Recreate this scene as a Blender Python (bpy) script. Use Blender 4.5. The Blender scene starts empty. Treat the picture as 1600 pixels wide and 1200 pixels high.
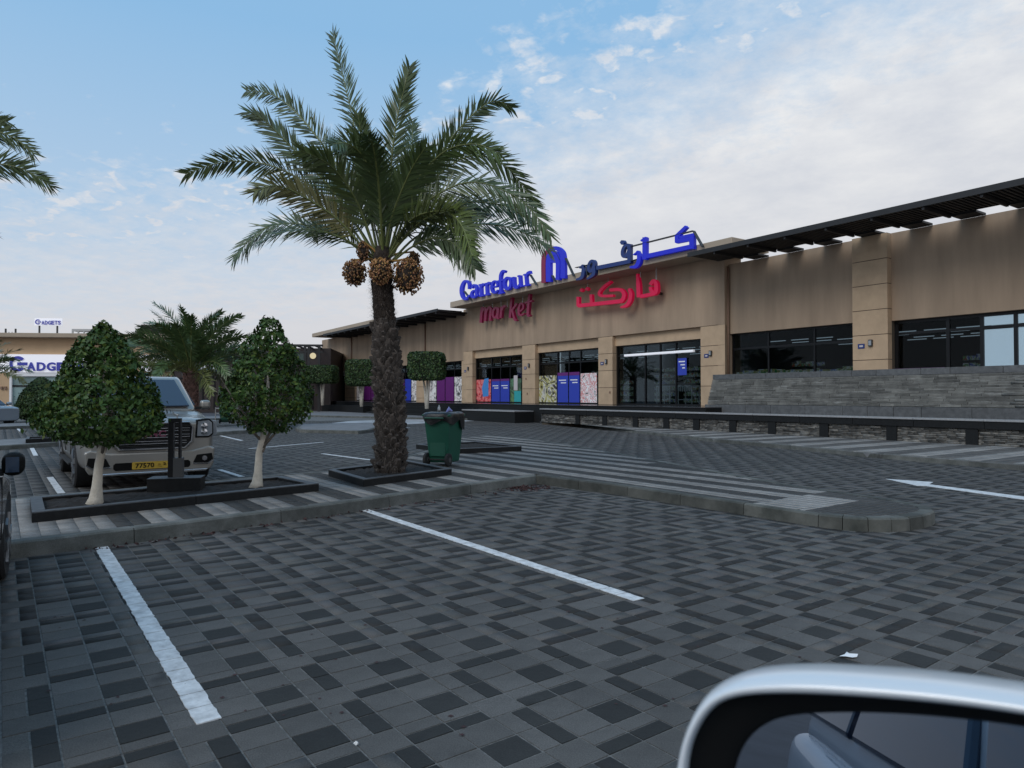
import bpy, math, random
import numpy as np
from mathutils import Vector, Matrix
random.seed(7); RNG = np.random.default_rng(11)
R = math.radians
sc = bpy.context.scene
# ------------------------------------------------------------------ camera
F = 1077.0; HZ = 619.0; EYE = 1.5
PITCH = math.atan((HZ-600)/F)
cam = bpy.data.cameras.new('camera'); camo = bpy.data.objects.new('camera', cam)
sc.collection.objects.link(camo); sc.camera = camo
camo.location = (0, 0, EYE); camo.rotation_euler = (R(90)+PITCH, 0, 0)
cam.sensor_width = 36; cam.lens = F/1600*36; cam.clip_start = .05; cam.clip_end = 2000
cam.dof.use_dof = True; cam.dof.focus_distance = 12; cam.dof.aperture_fstop = 10
# ------------------------------------------------------------------ world
SUN_EL, SUN_AZ = R(42), R(222)      # azimuth measured clockwise from +Y
w = bpy.data.worlds.new('World'); sc.world = w; w.use_nodes = True
nt = w.node_tree; nt.nodes.clear()
def N(t, **k):
    n = nt.nodes.new(t)
    for a, b in k.items(): setattr(n, a, b)
    return n
L = lambda a, b: nt.links.new(a, b)
out = N('ShaderNodeOutputWorld'); bg = N('ShaderNodeBackground'); L(bg.outputs[0], out.inputs[0])
sky = N('ShaderNodeTexSky', sky_type='NISHITA'); sky.sun_disc = False
sky.sun_elevation = SUN_EL; sky.sun_rotation = SUN_AZ; sky.dust_density = 2.0; sky.air_density = 1.0
bg.inputs[1].default_value = .1
tc = N('ShaderNodeTexCoord')
sep = N('ShaderNodeSeparateXYZ'); L(tc.outputs['Generated'], sep.inputs[0])
def M(op, a, b=None, clamp=False):
    n = N('ShaderNodeMath', operation=op); n.use_clamp = clamp
    for i, x in enumerate((a, b)):
        if x is None: continue
        if isinstance(x, (int, float)): n.inputs[i].default_value = x
        else: L(x, n.inputs[i])
    return n.outputs[0]
zc = M('MAXIMUM', sep.outputs[2], 0.0)
den = M('ADD', zc, .16)
comb = N('ShaderNodeCombineXYZ')
L(M('DIVIDE', sep.outputs[0], den), comb.inputs[0]); L(M('DIVIDE', sep.outputs[1], den), comb.inputs[1])
n1 = N('ShaderNodeTexNoise'); n1.inputs['Scale'].default_value = .55; n1.inputs['Detail'].default_value = 7; n1.inputs['Roughness'].default_value = .6; n1.inputs['Distortion'].default_value = .4
mp = N('ShaderNodeMapping'); mp.inputs['Location'].default_value = (3.1, 1.7, 0); mp.inputs['Rotation'].default_value = (0, 0, .5)
L(comb.outputs[0], mp.inputs[0]); L(mp.outputs[0], n1.inputs['Vector'])
n2 = N('ShaderNodeTexNoise'); n2.inputs['Scale'].default_value = 11; n2.inputs['Detail'].default_value = 5; n2.inputs['Roughness'].default_value = .65
L(mp.outputs[0], n2.inputs['Vector'])
# more cloud to the east (right) and towards the horizon
east = M('MULTIPLY', sep.outputs[0], .75)
low = M('ADD', M('MULTIPLY', M('SUBTRACT', .40, zc), 2.3), M('MULTIPLY', M('MAXIMUM', M('MULTIPLY', sep.outputs[1], -1.0), 0.0), .5))
base = M('ADD', M('ADD', n1.outputs[0], M('MULTIPLY', M('SUBTRACT', n2.outputs[0], .5), .75)), M('ADD', east, low))
cf = M('MULTIPLY', M('SUBTRACT', base, .36), 1.7, clamp=True)
n4 = N('ShaderNodeTexNoise'); n4.inputs['Scale'].default_value = 15; n4.inputs['Detail'].default_value = 4; n4.inputs['Roughness'].default_value = .5; n4.inputs['Distortion'].default_value = .3
L(mp.outputs[0], n4.inputs['Vector'])
edge = M('SUBTRACT', 1.0, M('MULTIPLY', M('ABSOLUTE', M('SUBTRACT', base, .50)), 4.5), clamp=True)
puff = M('MULTIPLY', M('MULTIPLY', M('SUBTRACT', n4.outputs[0], .50), 8, clamp=True), edge)
cf = M('MAXIMUM', cf, M('MULTIPLY', puff, .85))
rip = N('ShaderNodeTexNoise'); rip.inputs['Scale'].default_value = 3.2; rip.inputs['Detail'].default_value = 9; rip.inputs['Roughness'].default_value = .65; L(mp.outputs[0], rip.inputs['Vector'])
cr = N('ShaderNodeMix', data_type='RGBA')
cr.inputs[6].default_value = (5.5, 5.85, 6.45, 1); cr.inputs[7].default_value = (7.4, 7.5, 7.6, 1)
L(M('MULTIPLY', M('SUBTRACT', rip.outputs[0], .35), 3, clamp=True), cr.inputs[0])
horz = N('ShaderNodeMix', data_type='RGBA'); horz.inputs[7].default_value = (5.7, 5.75, 6.05, 1)
L(M('MULTIPLY', M('SUBTRACT', .40, zc), 3.0, clamp=True), horz.inputs[0]); L(cr.outputs[2], horz.inputs[6])
skyb = N('ShaderNodeMix', data_type='RGBA', blend_type='MULTIPLY'); skyb.inputs[0].default_value = 1
skyb.inputs[7].default_value = (1.0, 1.0, 1.0, 1); L(sky.outputs[0], skyb.inputs[6])
blu = N('ShaderNodeMix', data_type='RGBA'); blu.inputs[0].default_value = .85; blu.inputs[7].default_value = (2.5, 4.7, 7.2, 1)
L(skyb.outputs[2], blu.inputs[6])
hb = N('ShaderNodeMix', data_type='RGBA'); hb.inputs[7].default_value = (5.3, 5.9, 6.6, 1); L(M('MULTIPLY', M('SUBTRACT', .46, zc), 2.0, clamp=True), hb.inputs[0]); L(blu.outputs[2], hb.inputs[6])
mx = N('ShaderNodeMix', data_type='RGBA'); L(cf, mx.inputs[0]); L(hb.outputs[2], mx.inputs[6]); L(horz.outputs[2], mx.inputs[7])
L(mx.outputs[2], bg.inputs[0])
# ------------------------------------------------------------------ sun
sl = bpy.data.lights.new('sun', 'SUN'); sl.energy = 1.05; sl.angle = R(32); sl.color = (1, .95, .88)
so = bpy.data.objects.new('sun', sl); sc.collection.objects.link(so)
dsun = Vector((math.sin(SUN_AZ)*math.cos(SUN_EL), math.cos(SUN_AZ)*math.cos(SUN_EL), math.sin(SUN_EL)))
so.rotation_euler = dsun.to_track_quat('Z', 'Y').to_euler(); so.location = (0, 0, 30)
sc.view_settings.view_transform = 'Standard'; sc.view_settings.look = 'None'
sc.view_settings.exposure = .22; sc.view_settings.gamma = 1; sc.view_settings.use_curve_mapping = False
sc.cycles.max_bounces = 6; sc.cycles.transparent_max_bounces = 12
# ------------------------------------------------------------------ measuring helpers
def ray(px, py):
    rx = (px-800)/F; ry = -(py-600)/F
    return Vector((rx, math.cos(PITCH)-ry*math.sin(PITCH), math.sin(PITCH)+ry*math.cos(PITCH)))
def G(px, py, z=0.0):
    d = ray(px, py); t = (z-EYE)/d.z; return (d.x*t, d.y*t)
FA = R(34.1); Wd = (math.cos(FA), math.sin(FA)); Ed = (-math.sin(FA), math.cos(FA))
def fac(px, py, p):                     # -> (s, z) on the vertical plane at perpendicular distance p
    d = ray(px, py); t = p/(d.x*Wd[0]+d.y*Wd[1]); X, Y = d.x*t, d.y*t
    return (X*Ed[0]+Y*Ed[1], EYE+d.z*t)
def fS(px, p): return fac(px, HZ, p)[0]
PA = math.atan2(800, F); PV = (math.cos(PA), math.sin(PA)); PU = (-math.sin(PA), math.cos(PA))
def UV(u, v): return (PU[0]*u+PV[0]*v, PU[1]*u+PV[1]*v)
def toUV(x, y): return (x*PU[0]+y*PU[1], x*PV[0]+y*PV[1])
def guv(px, py, z=0): return toUV(*G(px, py, z))
# ------------------------------------------------------------------ materials
def mat(name, col, rough=.7, metal=0, var=.0, scale=8.0, bump=0, attr=None, obrand=0, emit=None, estr=0, spec=.5, col2=None, coat=0, stretch=None, detail=5):
    m = bpy.data.materials.new(name); m.use_nodes = True; t = m.node_tree; b = t.nodes['Principled BSDF']
    b.inputs['Roughness'].default_value = rough; b.inputs['Metallic'].default_value = metal
    b.inputs['Specular IOR Level'].default_value = spec; b.inputs['Coat Weight'].default_value = coat
    c = (*col, 1); b.inputs['Base Color'].default_value = c
    src = None
    def node(ty): return t.nodes.new(ty)
    if var or bump or col2:
        tcn = node('ShaderNodeTexCoord'); nz = node('ShaderNodeTexNoise'); nz.inputs['Scale'].default_value = scale; nz.inputs['Detail'].default_value = detail; nz.inputs['Roughness'].default_value = .62
        v = tcn.outputs['Object']
        if stretch:
            mpn = node('ShaderNodeMapping'); mpn.inputs['Scale'].default_value = stretch; t.links.new(v, mpn.inputs[0]); v = mpn.outputs[0]
        t.links.new(v, nz.inputs['Vector'])
        rmp = node('ShaderNodeMapRange'); rmp.inputs[1].default_value = .3; rmp.inputs[2].default_value = .7; t.links.new(nz.outputs[0], rmp.inputs[0])
        mixn = node('ShaderNodeMix'); mixn.data_type = 'RGBA'; t.links.new(rmp.outputs[0], mixn.inputs[0])
        d = col2 if col2 else tuple(x*(1+var) for x in col); e = col if col2 else tuple(x*(1-var) for x in col)
        mixn.inputs[6].default_value = (*e, 1); mixn.inputs[7].default_value = (*d, 1); src = mixn.outputs[2]
        if bump:
            nb = node('ShaderNodeTexNoise'); nb.inputs['Scale'].default_value = scale*6; nb.inputs['Detail'].default_value = 4; t.links.new(v, nb.inputs['Vector'])
            bp = node('ShaderNodeBump'); bp.inputs['Strength'].default_value = bump; bp.inputs['Distance'].default_value = .01
            t.links.new(nb.outputs[0], bp.inputs['Height']); t.links.new(bp.outputs[0], b.inputs['Normal'])
    if attr or obrand:
        if attr: a = node('ShaderNodeAttribute'); a.attribute_name = attr; o = a.outputs['Color']
        else:
            oi = node('ShaderNodeObjectInfo'); mr = node('ShaderNodeMapRange'); mr.inputs[3].default_value = 1-obrand; mr.inputs[4].default_value = 1+obrand
            t.links.new(oi.outputs['Random'], mr.inputs[0]); o = mr.outputs[0]
        mm = node('ShaderNodeMix'); mm.data_type = 'RGBA'; mm.blend_type = 'MULTIPLY'; mm.inputs[0].default_value = 1
        if src is None: mm.inputs[6].default_value = c
        else: t.links.new(src, mm.inputs[6])
        t.links.new(o, mm.inputs[7]); src = mm.outputs[2]
    if src is not None: t.links.new(src, b.inputs['Base Color'])
    if emit: b.inputs['Emission Color'].default_value = (*emit, 1); b.inputs['Emission Strength'].default_value = estr
    return m
def glassmat(name, tint, trans, refl=1.0, rough=.02):
    m = bpy.data.materials.new(name); m.use_nodes = True; t = m.node_tree; t.nodes.clear()
    o = t.nodes.new('ShaderNodeOutputMaterial'); mx1 = t.nodes.new('ShaderNodeMixShader'); gl = t.nodes.new('ShaderNodeBsdfGlossy'); gl.inputs['Roughness'].default_value = rough
    tr = t.nodes.new('ShaderNodeBsdfTransparent'); tr.inputs[0].default_value = (*[x*trans for x in tint], 1)
    fr = t.nodes.new('ShaderNodeFresnel'); fr.inputs[0].default_value = 1.45
    mu = t.nodes.new('ShaderNodeMath'); mu.operation = 'MULTIPLY'; mu.inputs[1].default_value = refl
    t.links.new(fr.outputs[0], mu.inputs[0]); t.links.new(mu.outputs[0], mx1.inputs[0]); t.links.new(tr.outputs[0], mx1.inputs[1]); t.links.new(gl.outputs[0], mx1.inputs[2]); t.links.new(mx1.outputs[0], o.inputs[0])
    return m
MT = {}
MT['plaster'] = mat('plaster', (.355, .258, .180), .9, var=.20, scale=1.1, bump=.15, stretch=(1, 1, .13), detail=8)
MT['panel'] = mat('stone_cladding', (.475, .34, .222), .85, var=.12, scale=1.5, bump=.1, obrand=.04)
MT['joint'] = mat('dark_joint', (.09, .07, .05), .9)
MT['fascia'] = mat('fascia', (.40, .32, .24), .8, var=.06, scale=1)
MT['darkwood'] = mat('dark_louvre', (.018, .017, .018), .6, var=.2, scale=3)
MT['black'] = mat('black_frame', (.007, .007, .008), .4, spec=.3)
MT['granite'] = mat('black_granite', (.010, .0105, .011), .65, spec=.25, var=.35, scale=18, bump=.1)
MT['granitetop'] = mat('grey_granite_top', (.30, .30, .305), .45, var=.15, scale=14)
MT['floor'] = mat('polished_floor', (.05, .05, .055), .14, var=.15, scale=2)
MT['slate'] = mat('slate', (.125, .122, .110), .75, var=.4, scale=2.5, bump=.5, obrand=.35)
MT['slatestuff'] = mat('slate_wall', (.095, .097, .094), .8, var=.5, scale=3, bump=.5, attr='tone')
MT['slatestuff2'] = mat('slate_field', (.12, .117, .106), .8, var=.4, scale=3, bump=.5, attr='tone')
MT['mortar'] = mat('pale_mortar', (.25, .25, .24), .9, var=.6, scale=1.5)
def streak(m):
    t = m.node_tree; b = t.nodes['Principled BSDF']; src = b.inputs['Base Color'].links[0].from_socket
    g = t.nodes.new('ShaderNodeTexCoord'); mp_ = t.nodes.new('ShaderNodeMapping'); mp_.inputs['Scale'].default_value = (.6, .9, 9); nz = t.nodes.new('ShaderNodeTexNoise'); nz.inputs['Scale'].default_value = 1.3; nz.inputs['Detail'].default_value = 8; nz.inputs['Roughness'].default_value = .7
    t.links.new(g.outputs['Object'], mp_.inputs[0]); t.links.new(mp_.outputs[0], nz.inputs['Vector']); mr = t.nodes.new('ShaderNodeMapRange'); mr.inputs[1].default_value = .56; mr.inputs[2].default_value = .70; t.links.new(nz.outputs[0], mr.inputs[0])
    mx_ = t.nodes.new('ShaderNodeMix'); mx_.data_type = 'RGBA'; mx_.inputs[7].default_value = (.34, .34, .32, 1); t.links.new(mr.outputs[0], mx_.inputs[0]); t.links.new(src, mx_.inputs[6]); t.links.new(mx_.outputs[2], b.inputs['Base Color'])
streak(MT['slate'])
MT['coping'] = mat('grey_coping', (.10, .102, .104), .6, var=.3, scale=7, obrand=.12)
MT['concrete'] = mat('kerb_concrete', (.060, .063, .055), .9, col2=(.150, .152, .142), scale=3.0, bump=.6, obrand=.15, detail=8)
MT['concrete2'] = mat('pale_concrete', (.17, .17, .175), .9, var=.25, scale=2.5, bump=.3)
MT['bed'] = mat('joint_sand', (.13, .127, .12), .95, var=.5, scale=30)
MT['paver'] = mat('paver_field', (.093, .087, .081), .8, var=.13, scale=5, bump=.25, attr='tone', spec=.4)
MT['paverL'] = mat('paver_light', (.093, .087, .081), .8, var=.13, scale=5, bump=.25, obrand=.13, spec=.4)
MT['paverD'] = mat('paver_dark', (.024, .0235, .022), .8, var=.15, scale=5, bump=.25, obrand=.16, spec=.4)
def macro(m, lo=.72, hi=1.18, sc_=.55):
    t = m.node_tree; b = t.nodes['Principled BSDF']; src = b.inputs['Base Color'].links[0].from_socket
    g = t.nodes.new('ShaderNodeNewGeometry'); nz = t.nodes.new('ShaderNodeTexNoise'); nz.inputs['Scale'].default_value = sc_; nz.inputs['Detail'].default_value = 6; nz.inputs['Roughness'].default_value = .6
    t.links.new(g.outputs['Position'], nz.inputs['Vector']); mr = t.nodes.new('ShaderNodeMapRange'); mr.inputs[1].default_value = .32; mr.inputs[2].default_value = .68; mr.inputs[3].default_value = lo; mr.inputs[4].default_value = hi
    t.links.new(nz.outputs[0], mr.inputs[0]); mm = t.nodes.new('ShaderNodeMix'); mm.data_type = 'RGBA'; mm.blend_type = 'MULTIPLY'; mm.inputs[0].default_value = 1
    t.links.new(src, mm.inputs[6]); t.links.new(mr.outputs[0], mm.inputs[7])
    n3 = t.nodes.new('ShaderNodeTexNoise'); n3.inputs['Scale'].default_value = 2.3; n3.inputs['Detail'].default_value = 3; t.links.new(g.outputs['Position'], n3.inputs['Vector'])
    m3 = t.nodes.new('ShaderNodeMapRange'); m3.inputs[1].default_value = .66; m3.inputs[2].default_value = .74; m3.inputs[3].default_value = 1; m3.inputs[4].default_value = .55; t.links.new(n3.outputs[0], m3.inputs[0])
    m4 = t.nodes.new('ShaderNodeMix'); m4.data_type = 'RGBA'; m4.blend_type = 'MULTIPLY'; m4.inputs[0].default_value = 1; t.links.new(mm.outputs[2], m4.inputs[6]); t.links.new(m3.outputs[0], m4.inputs[7])
    # fine pale speckle of sand and grit
    n5 = t.nodes.new('ShaderNodeTexNoise'); n5.inputs['Scale'].default_value = 160; n5.inputs['Detail'].default_value = 2; t.links.new(g.outputs['Position'], n5.inputs['Vector'])
    m5 = t.nodes.new('ShaderNodeMapRange'); m5.inputs[1].default_value = .35; m5.inputs[2].default_value = .65; m5.inputs[3].default_value = .78; m5.inputs[4].default_value = 1.25; t.links.new(n5.outputs[0], m5.inputs[0])
    m6 = t.nodes.new('ShaderNodeMix'); m6.data_type = 'RGBA'; m6.blend_type = 'MULTIPLY'; m6.inputs[0].default_value = 1; t.links.new(m4.outputs[2], m6.inputs[6]); t.links.new(m5.outputs[0], m6.inputs[7])
    t.links.new(m6.outputs[2], b.inputs['Base Color'])
MT['concrete_dark'] = mat('weathered_kerb', (.030, .033, .028), .9, col2=(.125, .125, .112), scale=2.2, bump=.6, obrand=.25, detail=9)
for k_ in ('paver', 'paverL', 'paverD', 'concrete'): macro(MT[k_])
MT['paint'] = mat('white_paint', (.80, .80, .80), .7, col2=(.42, .42, .42), scale=11, bump=.5, detail=8)
MT['soil'] = mat('soil', (.018, .014, .012), .95, var=.5, scale=20, bump=1)
MT['whitewood'] = mat('painted_trunk', (.55, .50, .42), .9, var=.2, scale=9, bump=.5)
MT['bark'] = mat('bark', (.20, .17, .14), .9, var=.35, scale=12, bump=.6)
MT['leaf'] = mat('leaf', (.040, .085, .018), .5, attr='tone', spec=.25)
MT['hedge'] = mat('hedge_leaf', (.030, .070, .014), .6, attr='tone')
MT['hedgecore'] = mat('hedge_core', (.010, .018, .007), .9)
MT['frond'] = mat('frond', (.070, .105, .042), .40, attr='tone', spec=.6)
MT['rachis'] = mat('rachis', (.10, .11, .06), .6)
MT['palmbark'] = mat('palm_bark', (.058, .047, .040), .95, var=.55, scale=7, bump=1.0, obrand=.35)
MT['palmfibre'] = mat('palm_fibre', (.030, .021, .016), .95, var=.5, scale=18, bump=1.0, obrand=.3)
MT['date'] = mat('dates', (.17, .088, .033), .5, attr='tone')
MT['stalk'] = mat('date_stalk', (.32, .17, .04), .7)
MT['bin'] = mat('green_plastic', (.008, .075, .048), .5, var=.1, scale=3, spec=.4)
MT['bag'] = mat('black_bag', (.008, .008, .009), .3, bump=.6, var=.2, scale=9)
MT['rubber'] = mat('rubber', (.014, .014, .015), .85)
MT['silver'] = mat('champagne_paint', (.285, .27, .245), .32, metal=.5, coat=.6, var=.03, scale=2)
MT['silver2'] = mat('silver_paint', (.74, .75, .76), .35, metal=.15, coat=.7)
MT['greycar'] = mat('grey_paint', (.42, .43, .44), .25, metal=.5, coat=.7)
MT['bluecar'] = mat('pale_blue_paint', (.28, .33, .38), .25, metal=.5, coat=.6)
MT['chrome'] = mat('chrome', (.6, .6, .62), .15, metal=1)
MT['rim'] = mat('rim', (.38, .38, .39), .3, metal=.9)
MT['carglass'] = mat('car_glass', (.02, .035, .065), .06, spec=.9)
MT['lamp'] = mat('lamp_glass', (.30, .32, .34), .12, metal=.5)
MT['plate'] = mat('yellow_plate', (.46, .29, .03), .5)
MT['ink'] = mat('black_ink', (.004, .004, .004), .6, spec=.15)
MT['redlogo'] = mat('red_letters', (.17, .04, .075), .35)
MT['shopglass'] = glassmat('shop_glass', (.75, .85, .9), .65, .28)
MT['white'] = mat('white_panel', (.80, .80, .82), .6, var=.03, scale=2)
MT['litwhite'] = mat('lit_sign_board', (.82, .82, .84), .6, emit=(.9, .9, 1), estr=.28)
MT['blind'] = mat('backlit_blind', (.72, .75, .80), .8, var=.03, scale=4, emit=(.82, .86, .93), estr=1.1)  # white blinds with an added glow standing in for backlight
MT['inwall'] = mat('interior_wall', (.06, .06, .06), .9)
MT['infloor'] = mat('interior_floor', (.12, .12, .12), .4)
MT['tube'] = mat('lamp_tube', (.8, .8, .8), .5, emit=(.85, .92, 1), estr=.38)
MT['blue'] = mat('sign_blue', (.010, .014, .42), .45, emit=(.006, .012, .60), estr=.22)
MT['navy'] = mat('sign_navy', (.01, .03, .16), .4)
MT['red'] = mat('sign_red', (.48, .002, .05), .5, emit=(.6, .0, .05), estr=.22)
MT['crimson'] = mat('sign_crimson', (.22, .006, .05), .45, emit=(.5, .0, .08), estr=.02)
MT['steel'] = mat('sign_steel', (.07, .07, .07), .5, metal=.7)
MT['galv'] = mat('galvanised', (.42, .42, .42), .5, metal=.6)
MT['gadget'] = mat('logo_blue', (.05, .06, .42), .5)
MT['posterblue'] = mat('poster_blue', (.02, .04, .33), .45, emit=(.02, .04, .33), estr=.15)
MT['posterpurple'] = mat('poster_purple', (.13, .015, .16), .45)
MT['brownshop'] = mat('brown_shopfront', (.028, .018, .017), .6, var=.2, scale=2)
MT['orange'] = mat('orange_glow', (.5, .13, .02), .6)
MT['beige'] = mat('beige_wall', (.52, .36, .22), .85, var=.06, scale=1)
MT['pipe'] = mat('brown_pipe', (.20, .12, .08), .6)
def poster(name, cols, scale, dist=2.0):
    m = bpy.data.materials.new(name); m.use_nodes = True; t = m.node_tree; b = t.nodes['Principled BSDF']; b.inputs['Roughness'].default_value = .4
    tcn = t.nodes.new('ShaderNodeTexCoord'); nz = t.nodes.new('ShaderNodeTexNoise'); nz.inputs['Scale'].default_value = scale*.5; nz.inputs['Detail'].default_value = 2.5; nz.inputs['Distortion'].default_value = dist
    t.links.new(tcn.outputs['Object'], nz.inputs['Vector']); cr = t.nodes.new('ShaderNodeValToRGB'); cr.color_ramp.interpolation = 'EASE'
    el = cr.color_ramp.elements
    while len(el) < len(cols): el.new(.5)
    for i, c in enumerate(cols): el[i].position = .0 if i == 0 else .34+.32*(i-1)/max(1, len(cols)-2); el[i].color = (*c, 1)
    t.links.new(nz.outputs[0], cr.inputs[0]); t.links.new(cr.outputs[0], b.inputs['Base Color'])
    t.links.new(cr.outputs[0], b.inputs['Emission Color']); b.inputs['Emission Strength'].default_value = .12
    return m
MT['pfood'] = poster('poster_food', [(.5, .5, .47), (.55, .53, .45), (.02, .02, .02), (.35, .33, .12), (.5, .5, .46), (.03, .02, .02)], 2.2)
MT['pwhite'] = poster('poster_line_art', [(.7, .7, .72), (.03, .03, .03), (.72, .72, .74), (.5, .15, .15), (.68, .68, .7), (.7, .7, .7)], 3.0, 4)
MT['pgrey'] = poster('poster_grey', [(.6, .6, .62), (.15, .15, .16), (.5, .45, .45), (.7, .7, .7), (.05, .05, .05)], 2.6)
MT['pgreen'] = poster('poster_green', [(.04, .10, .05), (.10, .2, .08), (.03, .05, .03), (.08, .18, .10)], 2.0)
MT['pred'] = poster('poster_red', [(.02, .02, .03), (.04, .03, .05), (.5, .04, .05), (.6, .2, .2), (.45, .02, .03)], 3.0)
MT['pcyan'] = mat('poster_sky_blue', (.06, .25, .60), .5); MT['pteal'] = mat('poster_teal', (.03, .36, .38), .5); MT['pskin'] = mat('poster_pale', (.55, .50, .50), .6)
MT['mirror'] = mat('mirror_glass', (.30, .35, .42), .0, metal=1)
MT['litter'] = mat('white_paper', (.8, .8, .8), .8)
MT['dryleaf'] = mat('dry_leaves', (.045, .018, .018), .8, var=.4, scale=20)
# ------------------------------------------------------------------ object helpers
COL = sc.collection
def finish(o, parent=None, kind=None, label=None):
    COL.objects.link(o)
    if parent: o.parent = parent
    if kind: o['kind'] = kind
    if label: o['label'] = label
    return o
def thing(name, label, cat, loc=(0, 0, 0), rz=0, group=None, kind=None):
    o = bpy.data.objects.new(name, None); o.empty_display_size = .2; COL.objects.link(o); o.location = loc; o.rotation_euler = (0, 0, rz)
    if label: o['label'] = label
    if cat: o['category'] = cat
    if group: o['group'] = group
    if kind: o['kind'] = kind
    return o
def tag(o, label, cat, group=None):
    o['label'] = label; o['category'] = cat
    if group: o['group'] = group
    return o
class MB:
    def __init__(s): s.v = []; s.f = []; s.m = []
    def add(s, vs, fs, m=0):
        k = len(s.v); s.v += [tuple(x) for x in vs]; s.f += [tuple(i+k for i in f) for f in fs]; s.m += [m]*len(fs); return s
    def box(s, x0, x1, y0, y1, z0, z1, m=0):
        if x0 > x1: x0, x1 = x1, x0
        if y0 > y1: y0, y1 = y1, y0
        return s.add([(x0, y0, z0), (x1, y0, z0), (x1, y1, z0), (x0, y1, z0), (x0, y0, z1), (x1, y0, z1), (x1, y1, z1), (x0, y1, z1)],
                     [(3, 2, 1, 0), (4, 5, 6, 7), (0, 1, 5, 4), (1, 2, 6, 5), (2, 3, 7, 6), (3, 0, 4, 7)], m)
    def prism(s, poly, z0, z1, m=0):          # poly in xy
        n = len(poly); a = sum(poly[i][0]*poly[(i+1) % n][1]-poly[(i+1) % n][0]*poly[i][1] for i in range(n))
        if a < 0: poly = poly[::-1]
        return s.add([(x, y, z0) for x, y in poly]+[(x, y, z1) for x, y in poly],
                     [tuple(range(n))[::-1], tuple(range(n, 2*n))]+[(i, (i+1) % n, n+(i+1) % n, n+i) for i in range(n)], m)
    def tube(s, pts, rad, n=8, m=0, cap=True):
        pts = [Vector(p) for p in pts]; rad = rad if isinstance(rad, (list, tuple)) else [rad]*len(pts)
        vs = []; up = None
        for i, p in enumerate(pts):
            d = (pts[min(i+1, len(pts)-1)]-pts[max(i-1, 0)]).normalized()
            if up is None: up = Vector((0, 0, 1)) if abs(d.z) < .9 else Vector((1, 0, 0))
            a = (up-d*up.dot(d)).normalized(); b = d.cross(a); up = a
            for j in range(n):
                t = 2*math.pi*j/n; vs.append(p+(a*math.cos(t)+b*math.sin(t))*rad[i])
        fs = [(i*n+j, i*n+(j+1) % n, (i+1)*n+(j+1) % n, (i+1)*n+j) for i in range(len(pts)-1) for j in range(n)]
        if cap: fs += [tuple(range(n))[::-1], tuple(range((len(pts)-1)*n, len(pts)*n))]
        return s.add(vs, fs, m)
    def lathe(s, prof, n=24, axis='z', c=(0, 0, 0), m=0):
        vs = []
        for r, h in prof:
            for j in range(n):
                t = 2*math.pi*j/n; a, b = r*math.cos(t), r*math.sin(t)
                vs.append((c[0]+a, c[1]+b, c[2]+h) if axis == 'z' else (c[0]+a, c[1]+h, c[2]+b) if axis == 'y' else (c[0]+h, c[1]+a, c[2]+b))
        k = len(prof)
        fs = [(i*n+j, i*n+(j+1) % n, (i+1)*n+(j+1) % n, (i+1)*n+j) for i in range(k-1) for j in range(n)]
        fs += [tuple(range(n))[::-1], tuple(range((k-1)*n, k*n))]
        return s.add(vs, fs, m)
    def mesh(s, name, mats, smooth=False):
        me = bpy.data.meshes.new(name); me.from_pydata(s.v, [], s.f)
        for m in (mats if isinstance(mats, (list, tuple)) else [mats]): me.materials.append(m)
        if any(s.m): me.polygons.foreach_set('material_index', s.m)
        if smooth: me.polygons.foreach_set('use_smooth', [True]*len(s.f))
        me.update(); return me
    def build(s, name, mats, parent=None, smooth=False, bevel=0, kind=None, label=None, seg=2):
        o = bpy.data.objects.new(name, s.mesh(name, mats, smooth))
        if bevel:
            b = o.modifiers.new('bevel', 'BEVEL'); b.width = bevel; b.segments = seg; b.limit_method = 'ANGLE'; b.angle_limit = R(40)
        return finish(o, parent, kind, label)
def inst(me, name, parent=None, loc=(0, 0, 0), rot=(0, 0, 0), scale=(1, 1, 1), kind=None):
    o = bpy.data.objects.new(name, me); o.location = loc; o.rotation_euler = rot; o.scale = scale
    return finish(o, parent, kind)
def npmesh(name, verts, faces, mats, tone=None, smooth=False, midx=None):
    """verts (n,3), faces (m,k) same k, tone per face -> corner colour"""
    me = bpy.data.meshes.new(name); n = len(verts); m, k = faces.shape
    me.vertices.add(n); me.vertices.foreach_set('co', np.asarray(verts, dtype=np.float32).ravel())
    me.loops.add(m*k); me.loops.foreach_set('vertex_index', faces.ravel().astype(np.int32))
    me.polygons.add(m); me.polygons.foreach_set('loop_start', np.arange(0, m*k, k, dtype=np.int32))
    for x in (mats if isinstance(mats, list) else [mats]): me.materials.append(x)
    if midx is not None: me.polygons.foreach_set('material_index', midx)
    if tone is not None:
        a = me.color_attributes.new('tone', 'FLOAT_COLOR', 'CORNER')
        c = np.ones((m, k, 4), dtype=np.float32); t = np.asarray(tone, dtype=np.float32)
        c[:, :, :3] = t[:, None, :] if t.ndim == 2 else t[:, None, None]
        a.data.foreach_set('color', c.ravel())
    if smooth: me.polygons.foreach_set('use_smooth', np.ones(m, dtype=bool))
    me.update(calc_edges=True); me.validate(); return me
def text_mesh(body, size, depth, bold=0, align='CENTER', res=3):
    cu = bpy.data.curves.new('t', 'FONT'); cu.body = body; cu.size = size; cu.extrude = depth; cu.offset = bold; cu.align_x = align; cu.resolution_u = res
    o = bpy.data.objects.new('t', cu); COL.objects.link(o); dg = bpy.context.evaluated_depsgraph_get()
    me = bpy.data.meshes.new_from_object(o.evaluated_get(dg)); bpy.data.objects.remove(o); bpy.data.curves.remove(cu); return me
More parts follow.
